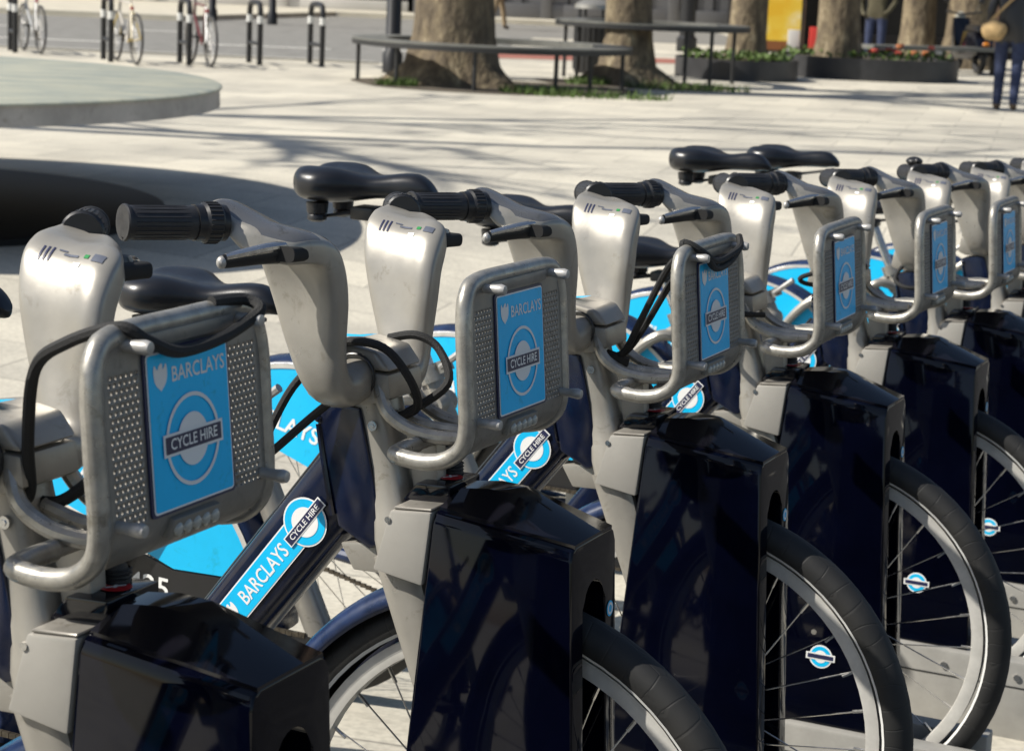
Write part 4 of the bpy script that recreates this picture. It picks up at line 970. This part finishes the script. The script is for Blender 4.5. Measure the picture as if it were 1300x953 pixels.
# ------------------------------------------------------------------ cycle stands, parked bicycles, posts
M_POST = mat('black_post', (0.014, 0.014, 0.015), 0.4); M_BAND = mat('white_band', (.65, .65, .62), .5)
def stand(x, y, rz, label):
    root = empty('cycle_stand', (x, y, 0), rz); tag(root, label, 'cycle stand', 'cycle stands along the kerb')
    b = BM(); stube(b, [(-.36, 0, -.05), (-.36, 0, .62), (-.33, 0, .77), (-.22, 0, .83), (.22, 0, .83), (.33, 0, .77), (.36, 0, .62), (.36, 0, -.05)], .038, 10, 5); h = mesh_obj('hoop', b, M_POST, root)
    b = BM(); tube(b, [(-.36, 0, .28), (.36, 0, .28)], .028, 8); mesh_obj('crossbar', b, M_POST, root)
    for s in (-1, 1): b = BM(); tube(b, [(s * .36, 0, .56), (s * .36, 0, .66)], .042, 10); mesh_obj('reflective_band', b, M_BAND, h)
SR = R(109)
stand(-3.70, 28.75, SR, 'empty black hoop cycle stand next to the one with a red and white bicycle')
stand(-2.90, 29.2, SR, 'empty black hoop cycle stand, the last one towards the ring bench')
stand(-4.52, 27.9, SR, 'black hoop cycle stand holding the red and white bicycle')
stand(-5.55, 27.9, SR, 'black hoop cycle stand holding the white and yellow bicycle')
stand(-7.15, 29.3, SR, 'black hoop cycle stand holding the grey bicycle')
def parked_bike(x, y, rz, fm, accent, label):
    root = empty('parked_bicycle', (x, y, 0), rz); tag(root, label, 'bicycle', 'bicycles parked at the hoop stands')
    for cx in (.52, -.52):
        b = BM(); lathe(b, [(.315 + .018 * math.cos(a), .016 * math.sin(a)) for a in [2 * math.pi * i / 8 for i in range(9)]], axis='Y', seg=36); w = mesh_obj('wheel', b, M_RUBBER, root, smooth=60); w.location = (cx, 0, .335)
        b = BM(); lathe(b, [(.30, -.012), (.288, -.010), (.288, .010), (.30, .012)], axis='Y', seg=36); mesh_obj('rim', b, M_PANEL, w)
        b = BM()
        for k in range(20): a = 2 * math.pi * k / 20; tube(b, [(.29 * math.cos(a), 0, .29 * math.sin(a)), (0, .02 * (1 if k % 2 else -1), 0)], .0018, 4)
        tag(mesh_obj('spokes', b, M_STEEL, w), kind='stuff')
    P = dict(bb=(-.08, 0, .28), st=(-.22, 0, .78), hd=(.34, 0, .80), hl=(.37, 0, .66), ra=(-.52, 0, .335), fa=(.52, 0, .335))
    b = BM()
    for a, c, r in (('bb', 'st', .016), ('bb', 'hl', .020), ('st', 'hd', .016), ('hd', 'hl', .020)): tube(b, [P[a], P[c]], r, 8)
    fr = mesh_obj('frame', b, fm, root)
    for s in (-1, 1):
        b = BM(); tube(b, [P['bb'], (-.52, s * .06, .335)], .010, 6); mesh_obj('chain_stay', b, accent, root)
        b = BM(); tube(b, [P['st'], (-.52, s * .06, .335)], .009, 6); mesh_obj('seat_stay', b, accent, root)
        b = BM(); tube(b, [P['hl'], (.44, s * .05, .5), (.52, s * .05, .335)], .012, 6); mesh_obj('fork_leg', b, accent, root)
    b = BM(); stube(b, [(.30, -.28, .98), (.36, -.15, .97), (.35, 0, .95), (.36, .15, .97), (.30, .28, .98)], .012, 8, 4); tube(b, [(.33, 0, .80), (.35, 0, .95)], .014, 8); mesh_obj('handlebar', b, M_BLACK, root)
    b = BM(); tube(b, [P['st'], (-.25, 0, .93)], .013, 8); mesh_obj('seat_post', b, M_STEEL, root)
    b = BM(); rings = []
    for xx, w in ((-.36, .05), (-.33, .075), (-.26, .07), (-.18, .03), (-.10, .02)): rings.append([Vector((xx, w * math.cos(a), .95 + .025 * math.sin(a))) for a in [2 * math.pi * i / 10 for i in range(10)]])
    loft(b, rings); mesh_obj('saddle', b, M_SADDLE, root)
    b = BM(); lathe(b, [(0, -.05), (.09, -.05), (.09, -.045), (0, -.045)], c=P['bb'], axis='Y', seg=20); tube(b, [(-.08, -.06, .28), (.05, -.07, .18)], .01, 6); tube(b, [(-.08, .06, .28), (-.21, .07, .38)], .01, 6); mesh_obj('crankset', b, M_CHAIN, root)
    for p in ((.05, -.12, .18), (-.21, .12, .38)): b = BM(); box(b, (p[0] - .045, p[1] - .045, p[2] - .012), (p[0] + .045, p[1] + .045, p[2] + .012), .004); mesh_obj('pedal', b, M_BLACK, root)
    b = BM(); box(b, (-.30, -.02, .70), (-.28, .02, .74)); mesh_obj('rear_light', b, M_RED, root)
parked_bike(-4.28, 27.75, R(113), mat('paint_red', (.13, .035, .035), .3), mat('paint_white', (.5, .5, .5), .3), 'red and white bicycle parked at hoop stand')
parked_bike(-5.22, 27.5, R(115), mat('paint_yellow', (.5, .47, .42), .3), mat('paint_yellow2', (.45, .34, .10), .3), 'white and yellow bicycle parked at hoop stand')
parked_bike(-6.88, 29.3, R(116), mat('paint_grey', (.45, .45, .44), .3), mat('paint_grey2', (.3, .3, .3), .3), 'grey bicycle parked at hoop stand')
def bollard(x, y, label, h=1.6, r=.085):
    root = empty('street_post', (x, y, 0)); tag(root, label, 'post', 'dark posts beyond the road')
    b = BM(); lathe(b, [(0, 0), (r * 1.35, 0), (r * 1.35, .25), (r, .30), (r, h), (r * .6, h + .05), (0, h + .06)], seg=16); mesh_obj('shaft', b, M_POST, root)
    b = BM(); lathe(b, [(r * 1.02, h - .3), (r * 1.06, h - .29), (r * 1.06, h - .2), (r * 1.02, h - .19)], seg=16); mesh_obj('collar', b, M_BAND, root)
bollard(-7.05, 47.3, 'dark slim street post across the road, behind the red and white bicycle side'); bollard(-5.65, 46.9, 'dark slim street post across the road behind the empty stands', 3.2)
bollard(-1.75, 27.9, 'tall black lamp post rising beside the broad mottled trunk', 5.0, .10)
bollard(3.18, 41.4, 'grey steel post by the shuttered shop front', 3.0, .15)
# litter bin
root = empty('litter_bin', (.98, 30.4, 0)); tag(root, 'black cylindrical litter bin with grey domed lid behind the tall ring counter', 'bin')
b = BM(); lathe(b, [(0, 0), (.25, 0), (.27, .05), (.27, .78), (.25, .80), (0, .80)], seg=24); mesh_obj('drum', b, M_POST, root)
b = BM(); lathe(b, [(.26, .93), (.29, .92), (.28, .98), (.16, 1.05), (0, 1.07)], seg=24); mesh_obj('lid', b, M_ALU, root)
for i in range(4): a = R(90 * i + 30); b = BM(); tube(b, [(.24 * math.cos(a), .24 * math.sin(a), .79), (.24 * math.cos(a), .24 * math.sin(a), .93)], .02, 6); mesh_obj('lid_post', b, M_POST, root)
b = BM()
for i in range(24): a = 2 * math.pi * i / 24; tube(b, [(.272 * math.cos(a), .272 * math.sin(a), .06), (.272 * math.cos(a), .272 * math.sin(a), .76)], .010, 4)
tag(mesh_obj('slats', b, M_BENCHLEG, root), kind='stuff')
# yellow poster stand
root = empty('poster_board', (4.95, 41.6, 0), R(-4)); tag(root, 'tall yellow and orange poster board in a black frame', 'poster board')
b = BM(); box(b, (-.52, -.06, .05), (.52, .06, 2.6), .02); fr = mesh_obj('frame', b, M_POST, root)
pm = bpy.data.materials.new('yellow_print'); pm.use_nodes = True; n = pm.node_tree.nodes; l = pm.node_tree.links; tc = n.new('ShaderNodeTexCoord'); t = n.new('ShaderNodeTexNoise'); t.inputs['Scale'].default_value = 1.6; t.inputs['Detail'].default_value = 3; l.new(tc.outputs['Object'], t.inputs[0]); cr = n.new('ShaderNodeValToRGB'); e = cr.color_ramp.elements; e[0].position = .40; e[0].color = (.70, .42, .02, 1); e[1].position = .66; e[1].color = (.75, .68, .45, 1); q = e.new(.52); q.color = (.72, .50, .05, 1); l.new(t.outputs['Fac'], cr.inputs[0]); l.new(cr.outputs[0], n['Principled BSDF'].inputs['Base Color'])
b = BM(); box(b, (-.47, -.066, .28), (.47, -.061, 2.5)); mesh_obj('poster_print', b, pm, root, smooth=0)
b = BM(); box(b, (-.47, -.067, .10), (.47, -.061, .278)); mesh_obj('poster_foot', b, mat('poster_brown', (.20, .07, .02), .5), root, smooth=0)
for s in (-1, 1): b = BM(); box(b, (s * .45 - .04, -.1, 0), (s * .45 + .04, .1, .05)); mesh_obj('foot', b, M_POST, root)
# small dark motor scooter by the mossy trunk
root = empty('motor_scooter', (7.72, 36.6, 0), R(100)); tag(root, 'small dark motor scooter parked before the mossy trunk', 'scooter')
for cx in (.55, -.5): b = BM(); lathe(b, [(.19 + .06 * math.cos(a), .055 * math.sin(a)) for a in [2 * math.pi * i / 10 for i in range(11)]], c=(cx, 0, .25), axis='Y', seg=24); mesh_obj('wheel', b, M_RUBBER, root)
b = BM(); prism(b, [(-.75, .45), (-.55, .72), (-.05, .74), (.05, .40), (.32, .36), (.42, .95), (.50, .95), (.52, .35), (.30, .24), (-.3, .24), (-.7, .35)], XZ, -.15, .15, .03, 2); mesh_obj('body', b, M_CAP, root)
b = BM(); prism(b, [(-.68, .72), (-.05, .75), (-.1, .83), (-.6, .82)], XZ, -.13, .13, .03, 2); mesh_obj('seat', b, M_SADDLE, root)
b = BM(); stube(b, [(.34, -.33, 1.05), (.42, -.15, 1.02), (.44, 0, 1.0), (.42, .15, 1.02), (.34, .33, 1.05)], .018, 8, 4); mesh_obj('handlebar', b, M_BLACK, root)
b = BM(); sphere(b, (.50, 0, .95), .10, (.6, 1, 1), 14, 8); mesh_obj('headlamp', b, M_LENS, root)
for s in (-1, 1): b = BM(); tube(b, [(.40, s * .2, 1.0), (.38, s * .30, 1.2)], .008, 6); sphere(b, (.38, s * .32, 1.24), .06, (.4, 1, .8), 10, 6); mesh_obj('mirror', b, M_BLACK, root)
b = BM(); sphere(b, (-.76, 0, .52), .05, (.6, 1.4, .8), 10, 6); mesh_obj('tail_lamp', b, mat('amber', (.6, .2, .02), .3), root)
# red and white barrier boards near the poster
def board(x, y, w, h, m, label, cat):
    root = empty('barrier_board', (x, y, 0)); tag(root, label, cat); b = BM(); box(b, (-w / 2, -.03, .12), (w / 2, .03, h), .01); mesh_obj('panel', b, m, root)
    for s in (-1, 1): b = BM(); box(b, (s * w * .4 - .03, -.15, 0), (s * w * .4 + .03, .15, .118), .005); mesh_obj('foot', b, M_POST, root)
board(5.45, 39.5, .25, .62, mat('barrier_red', (.55, .04, .03), .5), 'small red board between the yellow poster and large planter trunk', 'board')
board(5.05, 39.6, .22, .55, mat('barrier_white', (.6, .58, .55), .5), 'small white board beside the red board', 'board')

# ------------------------------------------------------------------ buildings beyond
M_BWHITE = mat('render_white', (.60, .58, .54), .8, var=.06, vscale=2); M_BNAVY = mat('plinth_blue', (.03, .045, .10), .6); M_GLASS = mat('shop_glass', (.006, .006, .007), .12, spec=.25); M_SHUT = mat('shutter_grey', (.16, .16, .165), .5, .3); M_BDARK = mat('shop_dark', (.010, .009, .009), .6, spec=.2); M_BRICK = mat('brown_brick', (.16, .10, .07), .85, var=.2, vscale=9)
def building(x, y, w, d, h, wall, plinth_m, label, bays, base_z, glass=True, ph=.42):
    root = empty('building', (x, y, base_z)); tag(root, label, 'building')
    b = BM(); box(b, (0, 0, 3.2), (w, d, h)); mesh_obj('wall', b, wall, root, smooth=0)
    b = BM(); box(b, (.0, .35, 0), (w, d - .01, 3.198)); mesh_obj('shop_interior_wall', b, M_BDARK, root, smooth=0)
    b = BM(); box(b, (-.05, -.08, 2.75), (w + .05, .345, 3.25), .02); mesh_obj('fascia', b, M_BNAVY, root)
    bw = w / bays
    for i in range(bays):
        b = BM(); box(b, (i * bw, -.02, 0), (i * bw + .3, .30, 2.74), .01); mesh_obj('pier', b, wall, root)
        b = BM(); box(b, (i * bw + .302, .05, 0), ((i + 1) * bw - .002, .30, ph), .01); mesh_obj('stall_riser', b, plinth_m, root)
        f = BM(); box(f, (i * bw + .302, .12, ph + .002), ((i + 1) * bw - .002, .20, 2.74)); wn_ = mesh_obj('shop_window', f, M_GLASS if glass else M_SHUT, root, smooth=0)
        for q in (.33, .66): g = BM(); box(g, (i * bw + .3 + (bw - .3) * q - .03, .09, ph + .004), (i * bw + .3 + (bw - .3) * q + .03, .119, 2.735)); mesh_obj('mullion', g, M_POST, wn_, smooth=0)
        for zz in (4.2, 7.4):
            if zz + 1.9 < h:
                f = BM(); box(f, (i * bw + bw * .3, -.04, zz), (i * bw + bw * .75, .02, zz + 1.8)); ww = mesh_obj('window', f, M_GLASS, root, smooth=0)
                f = BM(); box(f, (i * bw + bw * .27, -.14, zz - .1), (i * bw + bw * .78, .0, zz - .002), .01); mesh_obj('sill', f, M_BWHITE, ww)
    b = BM(); box(b, (-.15, -.2, h + .002), (w + .15, d, h + .35), .03); mesh_obj('parapet', b, wall, root)
building(-26, 60.5, 22.6, 12, 11.5, M_BWHITE, M_BWHITE, 'white rendered building with blue plinth band across the road', 6, .12, ph=.30)
building(-3.2, 59.5, 9.0, 12, 12.5, M_SHUT, M_SHUT, 'grey shuttered shop building behind the broad trunk', 5, .12, glass=False)
building(5.6, 44.6, 34, 14, 12, M_BRICK, M_BDARK, 'dark brick shop building behind the poster and flower planter', 8, .0)

# ------------------------------------------------------------------ people
M_SKIN = mat('skin', (.42, .26, .19), .55); M_HAIR = mat('hair_brown', (.03, .02, .014), .5)
def person(x, y, rz, joints, cols, label, hgt=1.72, hair=True):
    """joints: dict of limb chains given in metres for a 1.72 m figure; cols: list of (z_top, material)"""
    k = hgt / 1.72
    root = empty('person', (x, y, 0), rz); tag(root, label, 'person')
    me = bpy.data.meshes.new('body'); V, E, Rr = [], [], []
    def add(p, r): V.append(Vector(p) * k); Rr.append(r * k); return len(V) - 1
    pel = add((0, 0, .95), .135); E0 = []
    w = add((.0, 0, 1.10), .125); E.append((pel, w)); ch = add((.02, 0, 1.30), .150); E.append((w, ch)); nk = add((.02, 0, 1.47), .062); E.append((ch, nk)); hd = add((.035, 0, 1.60), .092); E.append((nk, hd)); h2 = add((.03, 0, 1.68), .070); E.append((hd, h2))
    for s, a in (('l', joints['la']), ('r', joints['ra'])):
        pr = ch; 
        for i, p in enumerate(a): q = add(p, (.068, .052, .040, .034, .022)[i]); E.append((pr, q)); pr = q
    for a in (joints['ll'], joints['rl']):
        pr = pel
        for i, p in enumerate(a): q = add(p, (.098, .072, .056, .050, .036)[i]); E.append((pr, q)); pr = q
    me.from_pydata([tuple(v) for v in V], E, []); o = bpy.data.objects.new('body', me); COL.objects.link(o); o.parent = root
    md = o.modifiers.new('skin', 'SKIN'); sv = me.skin_vertices[0].data
    for i, r in enumerate(Rr): sv[i].radius = (r, r * (1.15 if i in (0, 1, 2) else 1.0)); 
    sv[0].use_root = True
    s = o.modifiers.new('sub', 'SUBSURF'); s.levels = 2; s.render_levels = 2
    dg = bpy.context.evaluated_depsgraph_get(); dg.update(); m2 = bpy.data.meshes.new_from_object(o.evaluated_get(dg)); o.modifiers.clear(); o.data = m2
    m2.materials.clear()
    for _, mm in cols: m2.materials.append(mm)
    for p in m2.polygons:
        z = p.center.z / k; idx = 0
        for i, (zt, _) in enumerate(cols):
            if z <= zt: idx = i; break
        p.material_index = idx; p.use_smooth = True
    if hair:
        b = BM(); sphere(b, (.015 * k, 0, 1.655 * k), .105 * k, (1, .92, 1), 16, 10); mesh_obj('hair', b, M_HAIR, root)
    return root
M_JEAN = mat('denim', (.022, .032, .075), .85, var=.3, vscale=20, bump=.3, bscale=40); M_LEATHER = mat('black_leather', (.018, .018, .020), .38, rvar=.1, vscale=15, bump=.5, bscale=18); M_SHOE = mat('shoe_brown', (.07, .05, .035), .6); M_OLIVE = mat('olive_jacket', (.075, .065, .035), .8, var=.2, vscale=10); M_BEIGE = mat('beige_cloth', (.30, .22, .13), .8); M_BAG = mat('canvas_tan', (.38, .26, .12), .8, var=.2, vscale=14, bump=.5, bscale=25)
# walking away, facing +x of its own frame (rotated to face away from the row)
pB = person(5.83, 25.3, R(72), dict(la=[(.02, .19, 1.38), (-.02, .25, 1.12), (.06, .25, .90), (.10, .24, .82), (.13, .23, .76)], ra=[(.02, -.19, 1.38), (.06, -.26, 1.12), (.14, -.24, .92), (.18, -.22, .84), (.2, -.2, .78)],
    ll=[(.02, .10, .86), (.06, .10, .50), (-.02, .10, .12), (-.04, .10, .05), (.10, .105, .035)], rl=[(-.01, -.10, .86), (-.02, -.10, .50), (-.16, -.10, .15), (-.19, -.10, .08), (-.06, -.105, .03)]),
    [(.085, M_SHOE), (.80, M_JEAN), (1.46, M_LEATHER), (2.2, M_SKIN)], 'person in black leather jacket and blue jeans walking away with a tan shoulder bag', 1.76)
bag = empty('shoulder_bag', (5.83, 25.3, 0), R(72)); tag(bag, 'tan canvas shoulder bag on the back of the walking person in leather jacket', 'bag')
b = BM(); sphere(b, (-.19, .19, .955), .155, (.55, 1, .82), 16, 10)
for v in b.verts: v.co.z += .012 * math.sin(v.co.y * 40)
bb = mesh_obj('pouch', b, M_BAG, bag)
b = BM(); stube(b, [(-.185, .26, 1.04), (-.19, .10, 1.22), (-.16, -.06, 1.40), (-.06, -.13, 1.505), (.10, -.14, 1.47)], .016, 8, 5, flat=.5); mesh_obj('strap', b, M_BAG, bag)
person(6.05, 36.4, R(250), dict(la=[(.02, .19, 1.38), (-.04, .30, 1.16), (.04, .20, .98), (.08, .15, .95), (.1, .12, .93)], ra=[(.02, -.19, 1.38), (-.04, -.30, 1.14), (.06, -.24, .95), (.1, -.2, .92), (.14, -.18, .9)],
    ll=[(.0, .10, .86), (.02, .10, .50), (.0, .11, .12), (-.02, .11, .05), (.11, .12, .035)], rl=[(.0, -.10, .86), (.02, -.11, .50), (.0, -.13, .12), (-.02, -.13, .05), (.11, -.14, .035)]),
    [(.085, M_SHOE), (.86, M_JEAN), (1.46, M_OLIVE), (2.2, M_SKIN)], 'person in olive jacket and jeans standing behind the flower planter', 1.75)
person(-.70, 51.5, R(10), dict(la=[(.02, .19, 1.38), (.05, .22, 1.12), (.12, .2, .9), (.15, .2, .82), (.17, .19, .76)], ra=[(.02, -.19, 1.38), (-.06, -.22, 1.12), (-.08, -.22, .9), (-.08, -.22, .82), (-.08, -.22, .76)],
    ll=[(.03, .10, .86), (.14, .10, .50), (.20, .10, .12), (.19, .10, .05), (.32, .105, .04)], rl=[(-.03, -.10, .86), (-.08, -.10, .50), (-.24, -.10, .16), (-.27, -.10, .09), (-.15, -.105, .04)]),
    [(.085, M_SHOE), (.90, M_BEIGE), (1.46, M_BDARK), (2.2, M_SKIN)], 'person in beige trousers and dark coat crossing the road behind the broad trunk', 1.74)
